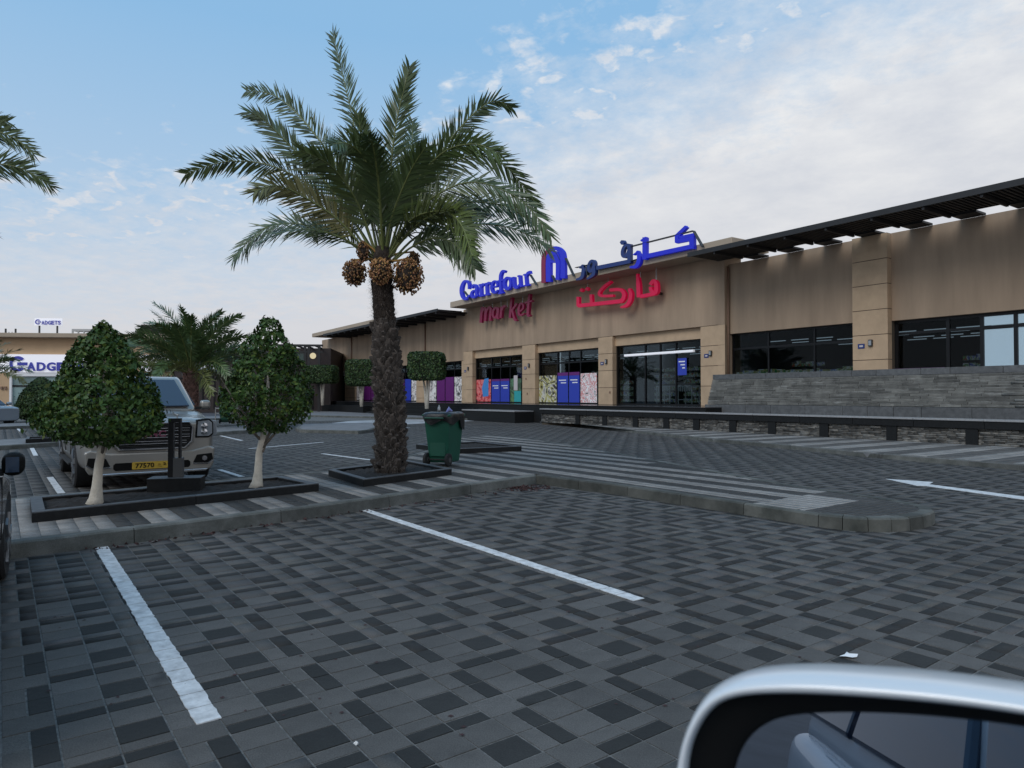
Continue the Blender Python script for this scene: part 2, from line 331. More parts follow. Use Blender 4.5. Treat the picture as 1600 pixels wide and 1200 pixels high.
def inside(x, y, poly):
    c = False; j = len(poly)-1
    for i in range(len(poly)):
        xi, yi = poly[i]; xj, yj = poly[j]
        if (yi > y) != (yj > y) and x < (xj-xi)*(y-yi)/(yj-yi)+xi: c = not c
        j = i
    return c
# ================================================================== GROUND
isl_front = [(-110, 863), (17, 848), (187, 828), (530, 785), (700, 761), (838, 742)]
isl_edge = [(900, 750), (960, 757), (1050, 770), (1150, 784), (1230, 796), (1290, 804.5), (1340, 809), (1380, 810), (1415, 808.5), (1440, 805), (1455, 801), (1460, 797.5), (1455, 792.5), (1435, 787), (1400, 780.5), (1350, 773), (1250, 759), (1150, 741.5), (1050, 722.5), (950, 705), (850, 688)]
isl_back = [(760, 680), (715, 684), (665, 704), (600, 722), (510, 736), (440, 741), (19, 778), (-110, 789)]
KH = .15
ISL = [G(x, y, KH) for x, y in isl_front+isl_edge+isl_back]
# right pavement in front of the retaining wall
kerbR = [(1900, 752), (1750, 738), (1600, 726), (1355, 707), (1230, 695), (1115, 685), (1000, 673), (900, 662), (850, 656.5)]
SWR_front = [G(x, y, .12) for x, y in kerbR]
def FP(s, p): return (Ed[0]*s+Wd[0]*p, Ed[1]*s+Wd[1]*p)
LP = 21.8
SWR = SWR_front+[FP(fS(845, LP), LP+.1), FP(fS(1900, LP)-1, LP+.1)]
MB().box(-160, 160, -40, 260, -.6, -.03).build('ground', mat('far_ground', (.062, .062, .070), .85, var=.25, scale=.8), kind='structure')
o = MB().prism([(-3.2, .9), (3.2, .9), (46, 52), (-44, 52)], -.028, -.0035).build('paving_bed', MT['bed'], kind='structure')
lot = thing('car_park_paving', None, None, kind='structure')
PU_, PV_ = .565, .613; U0 = 3.22; V0 = 1.245
mu, mv = PU_/3, PV_/3
# pieces in a cell: (u0,u1,v0,v1,dark) ; u measured from near edge of cell (junction line) away from the camera
cell = []
# narrow column: going away from the junction line: nothing dark in the first full block
cell += [(0, 1, 0, 1, 0), (1, 2, 0, .5, 0), (1, 2, .5, 1, 1), (2, 3, 0, .5, 0), (2, 3, .5, 1, 1)]
# wide columns, away from the camera from the near edge of the dark strip
cell += [(0, .5, 1, 2, 1), (0, .5, 2, 3, 1), (.5, 1, 1, 2, 0), (.5, 1, 2, 3, 0), (1, 2, 1, 2, 0), (1, 2, 2, 3, 1), (2, 3, 1, 2, 0), (2, 3, 2, 3, 0)]
rows = []
ua, ub = 0, 48
for iu in range(int(-8/PU_), int(60/PU_)):
    for iv in range(int(-34/PV_), int(46/PV_)):
        cu, cv = U0+iu*PU_+PU_/2, V0+iv*PV_+PV_/2
        x, y = UV(cu, cv)
        if y < 1.6 or y > 42 or abs(x) > .80*y+1.2: continue
        if x*Wd[0]+y*Wd[1] > 22.6: continue
        for (a, b, c, d, k) in cell:
            rows.append((U0+iu*PU_+a*mu, U0+iu*PU_+b*mu, V0+iv*PV_+c*mv, V0+iv*PV_+d*mv, k))
rows = np.array(rows)
cu = (rows[:, 0]+rows[:, 1])/2; cv = (rows[:, 2]+rows[:, 3])/2
X = PU[0]*cu+PV[0]*cv; Y = PU[1]*cu+PV[1]*cv
keep = np.array([not inside(x, y, ISL) or min(abs(ISL[0][0]), 1) < 0 for x, y in zip(X, Y)])
rows, X, Y = rows[keep], X[keep], Y[keep]
area = (rows[:, 1]-rows[:, 0])*(rows[:, 3]-rows[:, 2])
px = 800+F*X/Y; py = HZ+1.5*F/Y
vis = (px > 5) & (px < 1595) & (py < 1190) & ~((px > 1060) & (py > 1060))
score = np.where(vis, area/Y**3, 0)
order = np.argsort(-score); top = order[:300]; rest = np.setdiff1d(np.arange(len(rows)), top)
gap = .0028
def paver_arrays(r, zj, tilt, fn, zb=-.012, zt=0.0, g=gap, ch=.0025):
    n = len(r); u0, u1, v0, v1 = r[:, 0]+g, r[:, 1]-g, r[:, 2]+g, r[:, 3]-g
    V = np.zeros((n, 8, 3)); zt = zt+zj
    cs = [(u0, v0), (u0, v1), (u1, v1), (u1, v0)]
    ci = [(u0+ch, v0+ch), (u0+ch, v1-ch), (u1-ch, v1-ch), (u1-ch, v0+ch)]
    for k in range(4):
        for off, (a, b), z in ((0, cs[k], zb), (4, ci[k], zt+tilt[:, k])):
            xx, yy = fn(a, b); V[:, off+k, 0] = xx; V[:, off+k, 1] = yy; V[:, off+k, 2] = z
    fb = np.array([[4, 5, 6, 7], [0, 1, 5, 4], [1, 2, 6, 5], [2, 3, 7, 6], [3, 0, 4, 7]])
    Fc = (np.arange(n)[:, None, None]*8+fb[None]).reshape(-1, 4)
    return V.reshape(-1, 3), Fc
def uvfn(a, b): return PU[0]*a+PV[0]*b, PU[1]*a+PV[1]*b
rr = rows[rest]; n = len(rr)
V_, F_ = paver_arrays(rr, RNG.normal(0, .0008, n), RNG.normal(0, .0006, (n, 4)), uvfn)
tn = np.where(rr[:, 4] > .5, .28, 1.0)*RNG.uniform(.86, 1.14, n)
tone = np.stack([tn*RNG.uniform(.98, 1.02, n), tn, tn*RNG.uniform(.97, 1.04, n)], 1)
# paver faces must point up
if True:
    a, b, c = V_[F_[0][0]], V_[F_[0][1]], V_[F_[0][2]]
    if np.cross(b-a, c-b)[2] < 0: F_ = F_[:, ::-1]
me = npmesh('pavers', V_, F_, MT['paver'], np.repeat(tone, 5, axis=0))
finish(bpy.data.objects.new('paver_field', me), lot, 'stuff')
pm = {}
for i in top:
    r = rows[i]; du, dv = r[1]-r[0], r[3]-r[2]; key = (round(du, 3), round(dv, 3), int(r[4]))
    if key not in pm:
        a, b = du/2-gap, dv/2-gap; c = .0025
        m = MB(); m.add([(-b, -a, -.012), (b, -a, -.012), (b, a, -.012), (-b, a, -.012), (-b+c, -a+c, 0), (b-c, -a+c, 0), (b-c, a-c, 0), (-b+c, a-c, 0)],
                        [(4, 5, 6, 7), (0, 1, 5, 4), (1, 2, 6, 5), (2, 3, 7, 6), (3, 0, 4, 7)])
        pm[key] = m.mesh('paver', MT['paverD'] if r[4] > .5 else MT['paverL'])
    x, y = UV((r[0]+r[1])/2, (r[2]+r[3])/2)
    inst(pm[key], 'paver', lot, (x, y, random.gauss(0, .0008)), (random.gauss(0, .003), random.gauss(0, .003), PA))
# painted bay lines: paint lies paver by paver
def line(px0, py0, px1, py1, width=.12, name='parking_line', step=.185):
    a = Vector(G(px0, py0)); b = Vector(G(px1, py1)); d = (b-a); Ln = d.length; d.normalize(); nrm = Vector((-d.y, d.x))
    m = MB(); t = 0
    while t < Ln-.03:
        e = min(Ln, t+step)
        q = []
        k = 5
        for i in range(k+1): q.append(a+d*(t+.004+(e-t-.008)*i/k)+nrm*(width/2+random.uniform(-.004, .004)))
        for i in range(k, -1, -1): q.append(a+d*(t+.004+(e-t-.008)*i/k)-nrm*(width/2+random.uniform(-.004, .004)))
        m.prism([(p.x, p.y) for p in q], .0, .0045+random.uniform(0, .001)); t = e
    return m.build(name, MT['paint'], kind='structure')
line(157, 853, 329, 1132, .112); line(567, 796, 1003, 939, .11)
line(504, 709, 600, 721.5, .1); line(345, 681, 378, 688.5, .1); line(390, 701, 505, 691, .1); line(343, 734, 378, 745, .1)
line(48, 697, 56, 712, .1); line(78, 745.5, 96, 771, .1); line(28, 670, 33, 674.5, .1); line(580, 672, 640, 668, .1)
ar = [(1384, 748.5), (1458, 753.5), (1452, 757), (1640, 781.5), (1640, 786.5), (1448, 759.8), (1432, 759)]
MB().prism([G(x, y) for x, y in ar], 0, .0048).build('painted_arrow', MT['paint'], kind='structure')
MB().prism([G(x, y) for x, y in [(495, 664), (545, 658), (700, 652.5), (785, 655), (700, 660), (610, 664), (560, 667)]], 0, .0046).build('painted_crossing', mat('worn_paint', (.50, .51, .52), .7, col2=(.2, .2, .21), scale=.8, detail=8), kind='structure')
# ---- kerbs and islands
def offset_poly(poly, d):
    n = len(poly); a = sum(poly[i][0]*poly[(i+1) % n][1]-poly[(i+1) % n][0]*poly[i][1] for i in range(n)); sg = 1 if a > 0 else -1; r = []
    for i in range(n):
        p0, p1, p2 = Vector(poly[i-1]), Vector(poly[i]), Vector(poly[(i+1) % n]); d1 = (p1-p0).normalized(); d2 = (p2-p1).normalized()
        n1 = Vector((-d1.y, d1.x))*sg; n2 = Vector((-d2.y, d2.x))*sg; nn = (n1+n2).normalized(); k = 1/max(.5, nn.dot(n1)); r.append(tuple(p1+nn*d*k))
    return r
def kerb_run(path, width, h, parent, stone=1.0, side=1, closed=False, mt='concrete', top_in=.01):
    """path: outer top edge points; stones follow it with joints, kerb body to the 'side'"""
    P = [Vector(p) for p in path]+([Vector(path[0])] if closed else [])
    Ls = [0]
    for i in range(1, len(P)): Ls.append(Ls[-1]+(P[i]-P[i-1]).length)
    def at(t):
        for i in range(1, len(P)):
            if t <= Ls[i]+1e-6: k = (t-Ls[i-1])/max(1e-6, Ls[i]-Ls[i-1]); return P[i-1].lerp(P[i], k), i
        return P[-1], len(P)-1
    def nrm(t):
        a, _ = at(max(0, t-.12)); b, _ = at(min(Ls[-1], t+.12)); d = (b-a).normalized(); return Vector((-d.y, d.x))*side
    t = 0
    while t < Ls[-1]-.05:
        # shorter stones on the bends
        bend = nrm(t).angle(nrm(min(Ls[-1], t+.5)), 0); st = .26 if bend > .18 else stone
        e = min(Ls[-1], t+st)
        if Ls[-1]-e < .1: e = Ls[-1]
        ts = [t+.004+(e-t-.008)*i/4 for i in range(5)]
        o_ = [at(x)[0] for x in ts]; i_ = [at(x)[0]+nrm(x)*width for x in ts]
        dz = random.uniform(-.003, .003); c = .018
        m = MB(); vs = []; 
        for k in range(5):
            q, n_ = o_[k], (i_[k]-o_[k]).normalized()
            for pt, z in ((q-n_*.012, -.03), (q-n_*.002, h-c+dz), (q+n_*c, h+dz), (i_[k], h+dz), (i_[k], -.03)): vs.append((pt.x, pt.y, z))
        fs = [(k*5+j, k*5+(j+1) % 5, (k+1)*5+(j+1) % 5, (k+1)*5+j) for k in range(4) for j in range(5)]
        fs += [(4, 3, 2, 1, 0), (20, 21, 22, 23, 24)]
        if side < 0: fs = [f[::-1] for f in fs]
        m.add(vs, fs).build('kerb_stone', MT[mt], parent); t = e
def slab_pavers(poly, z, parent, tonefn, gu=.1, gv=.1625, voff=.01, name='island_paver_field', fn=uvfn, inv=toUV, maxn=40000, base=.07):
    q = [inv(*p) for p in poly]; u0, u1 = min(a for a, _ in q), max(a for a, _ in q); v0, v1 = min(b for _, b in q), max(b for _, b in q)
    r = []; tn = []
    iu = math.floor(u0/gu)
    while iu*gu < u1:
        off = voff; iv = math.floor(v0/gv)-1
        while iv*gv < v1:
            a, b = (iu+.5)*gu, (iv+.5)*gv+off
            x, y = fn(a, b)
            if inside(x, y, poly): r.append((a-gu/2, a+gu/2, b-gv/2, b+gv/2, 0)); tn.append(tonefn(a, b)*random.uniform(.88, 1.12))
            iv += 1
        iu += 1
    r = np.array(r); n = len(r)
    V_, F_ = paver_arrays(r, RNG.normal(0, .0008, n), RNG.normal(0, .0006, (n, 4)), fn, z-.01, z, .0022, .0018)
    a, b, c = V_[F_[0][0]], V_[F_[0][1]], V_[F_[0][2]]
    if np.cross(b-a, c-b)[2] < 0: F_ = F_[:, ::-1]
    me = npmesh('p', V_, F_, MT['paver'], np.repeat(np.array(tn), 5))
    finish(bpy.data.objects.new(name, me), parent, 'stuff')
isl = thing('parking_island', None, None, kind='structure')
inner = offset_poly(ISL, .145)
MB().prism(offset_poly(ISL, .10), -.02, KH-.006).build('island_bed', MT['bed'], isl)
nf = len(isl_front)+len(isl_edge)
n_el = len(isl_front)
kerb_run(ISL[:n_el], .15, KH, isl, 1.6, side=1)
kerb_run(ISL[n_el-1:nf], .15, KH, isl, 1.0, side=1, mt='concrete_dark')
kerb_run(ISL[nf-1:], .13, KH, isl, 1.0, side=1)
def itone(u, v):
    if u < 4.5 and v > 7: return .62
    if u < 5.25 and v > 7: return 2.8 if v < 8.9 else .7
    if v > 10.4 and u < 9.5: return .7
    if v < .62: return 2.6
    return 2.5 if int(math.floor((v-.66)/.325)) % 2 == 0 else .5
slab_pavers(inner, KH-.002, isl, itone)
swr = thing('pavement', None, None, kind='structure')
MB().prism(SWR, -.02, .11).build('pavement_slab', MT['concrete2'], swr)
kerb_run(SWR_front, .15, .12, swr, 1.0, side=-1)
def FPinv(x, y): return (x*Ed[0]+y*Ed[1], x*Wd[0]+y*Wd[1])
def ffn(s, p): return (Ed[0]*s+Wd[0]*p, Ed[1]*s+Wd[1]*p)
SWin = [(x+(-.12 if 0 else 0), y) for x, y in SWR]
SWin = [tuple(Vector(p)+Vector(Wd)*.16) for p in SWR_front]+SWR[len(SWR_front):]
slab_pavers(SWin, .121, swr, lambda s, p: 3.0 if int(math.floor(s/.6+.01)) % 2 else 1.2, .3, .3, 0, 'pavement_paver_field', ffn, FPinv)
# far islands and pavements (low concrete slabs with kerbs)
def slab(name, pxs, h=.13, mt='concrete2'):
    P = [G(x, y, h) for x, y in pxs]; t = thing(name, None, None, kind='structure')
    MB().prism(offset_poly(P, .1), -.02, h-.004).build('paving', MT[mt], t)
    a = sum(P[i][0]*P[(i+1) % len(P)][1]-P[(i+1) % len(P)][0]*P[i][1] for i in range(len(P)))
    kerb_run(P, .14, h, t, 2.0, side=1 if a > 0 else -1, closed=True)
slab('parking_island', [(-60, 690), (440, 661), (448, 668), (-60, 700)])
slab('parking_island', [(-60, 664), (345, 649.5), (348, 653), (-60, 669)])
slab('parking_island', [(462, 668), (470, 662), (610, 660), (579, 671), (560, 673), (468, 671)])
slab('pavement', [(470, 642), (760, 645), (834, 647), (842, 650), (780, 654.5), (690, 653), (480, 648.5)])
# ================================================================== MALL BUILDING (facade frame: x = p, y = s)
FR = FA
FL = 1.0
P0 = 26.0
bld = thing('mall_building', 'long tan single storey mall block with dark louvred canopies and black shop windows', 'building', (0, 0, 0), FR)
sL = fS(500, P0); sA1 = fS(724, P0); sA0 = fS(1133, P0); sR = fS(1600, P0)-7
# Carrefour block openings: px left,right of opening
opA = [(738, 816), (836, 935), (957, 1095)]
HD = 4.84
def wallbox(s0, s1, z0, z1, p0=P0, p1=P0+.5, name='wall', mt='plaster', bevel=0): return MB().box(p0, p1, s0, s1, z0, z1).build(name, MT[mt], bld, bevel=bevel)
def panels(s0, s1, z0, z1, p=P0, h=.95, top=None):
    """stacked cladding panels with open joints over a dark core"""
    MB().box(p+.02, p+.6, s0+.01, s1-.01, z0, z1).build('pier_core', MT['joint'], bld)
    z = z1
    while z > z0+.05:
        b = max(z0, z-h)
        MB().box(p, p+.3, s0, s1, b+.012, z-.012).build('cladding_panel', MT['panel'], bld, bevel=.006); z = b
wallbox(sA0, sA1, HD, 8.0, name='frieze_wall')
edges = [sA1]+[fS(x, P0) for ab in opA for x in ab]+[sA0]
for i in range(0, len(edges), 2): panels(edges[i+1], edges[i], FL, HD-.012)
posters = []
def window(s0, s1, z0, z1, vert, trans, p=P0+.36, fw=.075, glass=True, doors=None):
    """s0<s1; vert: list of s of mullions; trans: z list of transoms; one frame part, one pane part per light"""
    m = MB()
    m.box(p, p+.1, s0, s0+fw, z0, z1); m.box(p, p+.1, s1-fw, s1, z0, z1); m.box(p+.001, p+.099, s0+fw, s1-fw, z1-fw, z1); m.box(p+.001, p+.099, s0+fw, s1-fw, z0, z0+.1)
    vs = sorted(vert)
    for v in vs: m.box(p+.002, p+.098, v-fw/2, v+fw/2, z0+.1, z1-fw)
    xs = [s0+fw]+vs+[s1-fw]
    for i in range(len(xs)-1):
        for t in trans: m.box(p+.003, p+.097, xs[i]+(fw/2 if i else 0), xs[i+1]-(fw/2 if i < len(vs) else 0), t-.045, t+.045)
    fr = m.build('window_frame', MT['black'], bld)
    zs = [z0+.1]+sorted(trans)+[z1-fw]
    for i in range(len(xs)-1):
        for j in range(len(zs)-1):
            MB().box(p+.045, p+.055, xs[i]+.03, xs[i+1]-.03, zs[j]+(.04 if j else 0), zs[j+1]-(.04 if j < len(trans) else 0)).build('pane', MT['shopglass'], fr)
    return fr
def spandrel(s0, s1, zt, zb, p=P0+.22): MB().box(p, p+.3, s0, s1, zb, zt).build('spandrel', MT['panel'], bld)
def flat(name, mt, s0, s1, z0, z1, p, label=None, t=.006):
    return MB().box(p, p+t, s0, s1, z0, z1).build(name, MT[mt], bld, label=label)
def linesmk(s0, s1, z, p, n=2):
    m = MB()
    for k in range(n): m.box(p-.004, p, s0+(s1-s0)*.18+.0, s1-(s1-s0)*(.12+.2*k), z-.16*k, z-.16*k+.06)
    m.build('poster_lettering', MT['white'], bld)
WT = 4.28; P_ = P0+.36; PP = P0+.33
# window 1
a, b = fS(816, P0+.3), fS(743, P0+.3); spandrel(fS(816, P0), fS(738, P0), HD, WT)
e1 = [fS(x, P_) for x in (745, 768, 782, 797, 816)]
window(e1[4], fS(738, P0), FL, WT, [e1[3], e1[2], e1[1]], [3.55])
flat('poster', 'pred', e1[1]+.06, fS(745, P_), 1.12, 2.7, PP)
m = MB(); m.prism([(e1[1]+.35, 1.5), (e1[1]+1.1, 1.45), (e1[1]+1.25, 2.1), (e1[1]+.9, 2.75), (e1[1]+.35, 2.8)], 0, .006)
me = m.mesh('poster_figure', MT['pcyan']); o = inst(me, 'poster_figure', bld); o.matrix_local = Matrix.Translation((PP-.008, 0, 0)) @ Matrix(((0, 0, 1, 0), (1, 0, 0, 0), (0, 1, 0, 0), (0, 0, 0, 1)))
for a, b in ((e1[2]+.04, e1[1]-.06), (e1[3]+.05, e1[2]-.04)):
    flat('door_vinyl', 'posterblue', a, b, 1.12, 2.55, PP); flat('door_vinyl_band', 'posterpurple', a, b, 2.555, 2.7, PP); linesmk(a, b, 2.2, PP)
flat('poster', 'pgreen', e1[4]+.08, e1[3]-.05, 1.12, 2.7, PP); flat('poster_figure', 'pskin', e1[4]+.5, e1[4]+.95, 1.9, 2.9, PP-.01); flat('poster_figure', 'pteal', e1[4]+.1, e1[4]+.9, 1.12, 1.85, PP-.009)
# window 2
spandrel(fS(935, P0), fS(836, P0), HD, WT); e2 = [fS(x, P_) for x in (842, 871, 889, 907, 935)]
window(fS(935, P0), fS(836, P0), FL, WT, [e2[3], e2[2], e2[1]], [3.55])
flat('poster', 'pfood', e2[1]+.06, fS(842, P_), 1.12, 2.8, PP); flat('poster', 'pwhite', e2[4]+.1, e2[3]-.05, 1.12, 2.85, PP)
for a, b in ((e2[2]+.05, e2[1]-.06), (e2[3]+.06, e2[2]-.05)):
    flat('door_vinyl', 'posterblue', a, b, 1.12, 2.75, PP); flat('door_vinyl_band', 'posterpurple', a, b, 2.755, 2.95, PP); linesmk(a, b, 2.45, PP)
# main entrance
spandrel(fS(1095, P0), fS(957, P0), HD, WT); e3 = [fS(x, P_) for x in (967, 1008, 1056, 1095)]
window(fS(1095, P0), fS(957, P0), FL, WT, [e3[1], e3[2], (e3[1]+e3[2])/2], [3.72])
MB().box(P0+.2, P0+.36, fS(1083, P0+.2), fS(975, P0+.2), 3.66, 3.78).build('door_light_bar', mat('white_bar', (.8, .8, .82), .4, emit=(.9, .9, 1), estr=.25), bld, bevel=.02)  # glowing white light bar above the entrance doors
s_a, s_b = fS(1073, PP), fS(1059, PP); flat('notice', 'posterblue', s_a, s_b, 2.55, 3.4, PP, 'bright blue notice on the entrance glass'); linesmk(s_a, s_b, 3.2, PP, 3)
# right wing
PB = 26.3; CZ = 7.66
sP0, sP1 = fS(1388, P0), fS(1333, P0)
wB = fac(1138, 522, PB)[1]
MB().box(PB, PB+.5, sP1, sA0-.001, wB, CZ-.03).build('wall', MT['plaster'], bld)
panels(sP0, sP1, FL, CZ-.03)
sWend = sR
MB().box(PB, PB+.5, sWend, sP0, wB-.06, CZ-.03).build('wall', MT['plaster'], bld)
WBB = 2.05
e4 = [fS(x, PB+.2) for x in (1139, 1201, 1273, 1335)]
window(sP1, sA0-.02, WBB, wB, [e4[1], e4[2]], [fac(1201, 542, PB+.2)[1]], p=PB+.2)
MB().box(PB, PB+.5, sWend, sA0-.02, FL, WBB).build('wall_base', MT['plaster'], bld)
wb2 = wB-.06
e5 = [fS(x, PB+.2) for x in (1395, 1482, 1535, 1588)]
tz = fac(1481, 516, PB+.2)[1]
window(sWend+1, sP0, WBB, wb2, [e5[1], e5[2], e5[3], e5[3]-1.4, e5[3]-2.8, e5[3]-4.2], [tz], p=PB+.2, fw=.11)
for a, b in ((e5[3]+.06, e5[2]-.06), (e5[3]-1.34, e5[3]-.06), (e5[3]-2.74, e5[3]-1.46)):
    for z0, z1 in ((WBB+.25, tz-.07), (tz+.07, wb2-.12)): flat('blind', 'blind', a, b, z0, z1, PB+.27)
flat('sill_banner', 'posterpurple', e5[1]+.1, e5[0]-.1, WBB+.1, WBB+.48, PB+.17)
m = MB()
for k in range(14):
    s_ = e4[3]+.2+(e4[0]-e4[3]-.4)*k/14; m.box(PB+.5, PB+.7, s_, s_+.45, WBB, WBB+.55+.12*random.random())
m.build('window_display', poster('display_goods', [(.5, .55, .65), (.1, .15, .4), (.6, .6, .6), (.35, .3, .1), (.03, .2, .06)], 5), bld)
MB().box(27.201, 35.2, sA0-.4, sA0+.45, FL, 5.35).build('party_wall', MT['inwall'], bld)
# roof of right wing + slab roofs
MB().box(PB+.5, 44, sWend, sA0, CZ-.6, CZ-.35).build('roof_deck', MT['fascia'], bld)
SLP = 24.6
s_sl0, s_sl1 = fS(1145, SLP), fS(703, SLP)
MB().box(SLP, 27.2, s_sl0, s_sl1, 8.0, 8.42).build('roof_slab', MT['fascia'], bld, bevel=.03)
MB().box(P0+.01, 27.2, sA0, sA0+.4, FL, 7.999).build('side_wall', MT['plaster'], bld)
MB().box(P0+.01, 27.2, sA1-.4, sA1, FL, 7.999).build('side_wall', MT['plaster'], bld)
# canopies
def canopy(s0, s1, rear=False, gaps=None, zc=CZ):
    m = MB(); s = s0
    while s < s1: m.box(23.56, 25.45, s, min(s+.075, s1), zc+.03, zc+.13); s += .15
    m.build('louvre', MT['darkwood'], bld, kind='stuff')
    MB().box(23.5, 23.56, s0, s1, zc, zc+.20).build('canopy_edge', MT['darkwood'], bld)
    MB().box(25.45, 25.55, s0, s1, zc+.03, zc+.16).build('canopy_beam', MT['darkwood'], bld)
    MB().box(23.56, 25.45, s0, s1, zc+.131, zc+.15).build('canopy_sheet', MT['darkwood'], bld)
s_c1 = fS(1075, 23.5)
canopy(sWend, s_c1)
s = 20.37
brk = []
while s > sWend: 
    MB().box(25.551, PB-.01, s-1.69, s-.92, CZ-.028, CZ+.04).build('canopy_panel', MT['darkwood'], bld); MB().box(23.57, 25.44, s-.98, s-.90, CZ-.10, CZ+.029).build('canopy_bracket', MT['darkwood'], bld); s -= 1.69
# left wing
sC0 = sA1
s_cL, s_cR = fS(504, 23.5), fS(683, 23.5)
canopy(s_cR, s_cL)
MB().box(25.55, PB+.4, s_cR, s_cL, CZ+.02, CZ+.10).build('canopy_sheet', MT['darkwood'], bld)
s = s_cR+.3
while s < s_cL: MB().box(23.56, PB, s, s+.12, CZ-.14, CZ-.001).build('canopy_bracket', MT['darkwood'], bld); s += 1.69
MB().box(24.4, 25.45, sA1+.1, s_cR+.0, CZ, CZ+.1).build('canopy_sheet', MT['darkwood'], bld)
sE0, sE1 = fS(595, 24.3), fS(487, 24.3)
MB().box(26.51, 44, sA0, sA1, 7.0, 7.3).build('roof_deck', MT['fascia'], bld)
MB().box(24.3, 27.4, sE0, sE1, 8.0, 8.4).build('roof_slab', MT['fascia'], bld, bevel=.03)
opC = [(513, 540, 0), (556, 603, 1), (612, 652, 1), (668, 723, 1)]
hC = fac(722, 563, P0)[1]
wallbox(sA1, sL, hC, 7.9, p0=PB-.1, p1=PB+.4, name='wall')
prev = sA1
for x0, x1, k in opC[::-1]:
    a, b = fS(x1, PB), fS(x0, PB)
    if a-prev > .05: panels(prev, a, FL, hC-.012, p=PB-.1)
    prev = b
panels(prev, sL, FL, hC-.012, p=PB-.1)
MB().box(PB+.4, 44, sL-.3, sL, FL, 7.9).build('side_wall', MT['plaster'], bld)
MB().box(PB+.4, 44, sA1, sL-.3, 7.3, 7.6).build('roof_deck', MT['fascia'], bld)
for x0, x1, k in opC:
    a, b = fS(x1, PB), fS(x0, PB); n = 4 if k else 2
    window(a, b, FL, hC, [a+(b-a)*i/n for i in range(1, n)], [3.6], p=PB+.1)
    if k:
        for i in range(n):
            c, d = a+(b-a)*i/n+.06, a+(b-a)*(i+1)/n-.06
            flat('poster' if i in (0, 3) else 'door_vinyl', 'pgrey' if i in (0, 3) else ('posterblue' if x0 == 612 and i < 2 else 'posterpurple'), c, d, 1.12, 3.0, PB+.07)
    else:
        flat('door_sign', 'white', a+.2, b-.2, 3.65, 4.2, PB+.05)
for x in (549, 664):
    s_ = fS(x, PB-.15); MB().tube([(PB-.16, s_, hC), (PB-.16, s_, 7.6)], .07, 8).build('downpipe', MT['pipe'], bld, smooth=True)
s_ = fS(1138, PB); MB().tube([(PB-.1, s_-.1, WBB), (PB-.1, s_-.1, 7.5)], .05, 8).build('downpipe', MT['pipe'], bld, smooth=True)
# interior behind the glass
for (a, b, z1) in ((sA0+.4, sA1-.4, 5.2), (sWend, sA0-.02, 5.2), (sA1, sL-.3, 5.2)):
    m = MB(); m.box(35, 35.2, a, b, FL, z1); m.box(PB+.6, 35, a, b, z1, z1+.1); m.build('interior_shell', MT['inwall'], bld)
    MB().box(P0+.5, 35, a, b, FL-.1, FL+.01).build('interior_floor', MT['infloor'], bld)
    s = a+1
    while s < b-1:
        for p in (28.2, 30, 32.2, 34): 
            if random.random() < .85: MB().box(p, p+.05, s, s+.85, 4.04+.02*(p-28), 4.075+.02*(p-28)).build('strip_lamp', MT['tube'], bld)
        s += 1.15
    s = a+1.5; 
    while s < b-2:
        m = MB(); hh = random.choice((1.5, 1.9, 2.2)); pp = random.uniform(28.6, 31)
        m.box(pp, pp+.9, s, s+1.8, FL+.01, FL+hh); m.build('shelf_unit', MT['inwall'], bld)
        m = MB()
        for k in range(int(hh/.36)):
            for j in range(7): m.box(pp-.12, pp-.001, s+.06+j*.245, s+.24+j*.245, FL+.15+k*.36, FL+.33+k*.36+random.uniform(-.05, .08))
        m.build('shelf_goods', random.choice([poster('goods', [(.3, .3, .05), (.4, .05, .05), (.1, .3, .1), (.6, .6, .6), (.05, .1, .4)], 7)]), bld, kind='stuff'); s += 2.5
# pale tables just inside the entrance
for x in (1040, 1074):
    s_ = fS(x, 27.5); m = MB(); m.box(27.3, 27.9, s_-.5, s_+.5, 2.0, 2.06)
    for i in range(7): m.box(27.28, 27.31, s_-.5+i*.15, s_-.42+i*.15, 1.75, 2.0)
    for a in (-.48, .44):
        for p in (27.3, 27.86): m.box(p, p+.04, s_+a, s_+a+.04, FL+.01, 2.0)
    m.box(27.31, 27.34, s_-.44, s_+.44, 1.3, 1.34)
    o = m.build('counter', mat('pale_metal', (.5, .5, .5), .5, emit=(.5, .5, .5), estr=.08), None); o.rotation_euler = (0, 0, FR)
    tag(o, 'pale slatted counter behind the entrance doors, %s the blue notice' % ('left of' if x == 1040 else 'right beneath'), 'counter', 'slatted counters inside the entrance')
# wall lamps and number plates on piers
for px_, py_, lx, ly, where in ((1104, 556, 1111, 552, 'right of the main entrance'), (1346, 541, 1361, 536, 'between the two right hand windows'), (941, 568, 948, 565, 'left of the main entrance'), (821, 575, 827, 571, 'between the two poster windows'), (727, 580, 732, 576, 'at the left end of the tall block')):
    s_, z_ = fac(px_, py_, P0); h_ = .12
    MB().box(P0-.02, P0-.001, s_-.13, s_+.13, z_-.09, z_+.09, 0).box(P0-.024, P0-.0201, s_-.07, s_+.07, z_-.035, z_+.035, 1).build('number_plate', [MT['navy'], MT['pskin']], bld)
    s_, z_ = fac(lx, ly, P0)
    t = thing('wall_lamp', 'small grey box lamp on the stone pier '+where, 'lamp', (*FP(s_, P0-.001), z_), FR, 'wall lamps on the piers')
    MB().box(-.09, 0, -.08, .08, -.13, .13).build('housing', MT['steel'], t, bevel=.02); MB().box(-.10, -.091, -.05, .05, -.09, .09).build('lens', MT['lamp'], t)
# small services on the wall of the tall block
for x, y in ((822, 592, ), (824, 615,), (953, 613,)):
    s_, z_ = fac(x, y, P0); MB().box(P0-.02, P0-.001, s_-.05, s_+.05, z_-.06, z_+.06).build('socket_cover', MT['pipe'], bld)
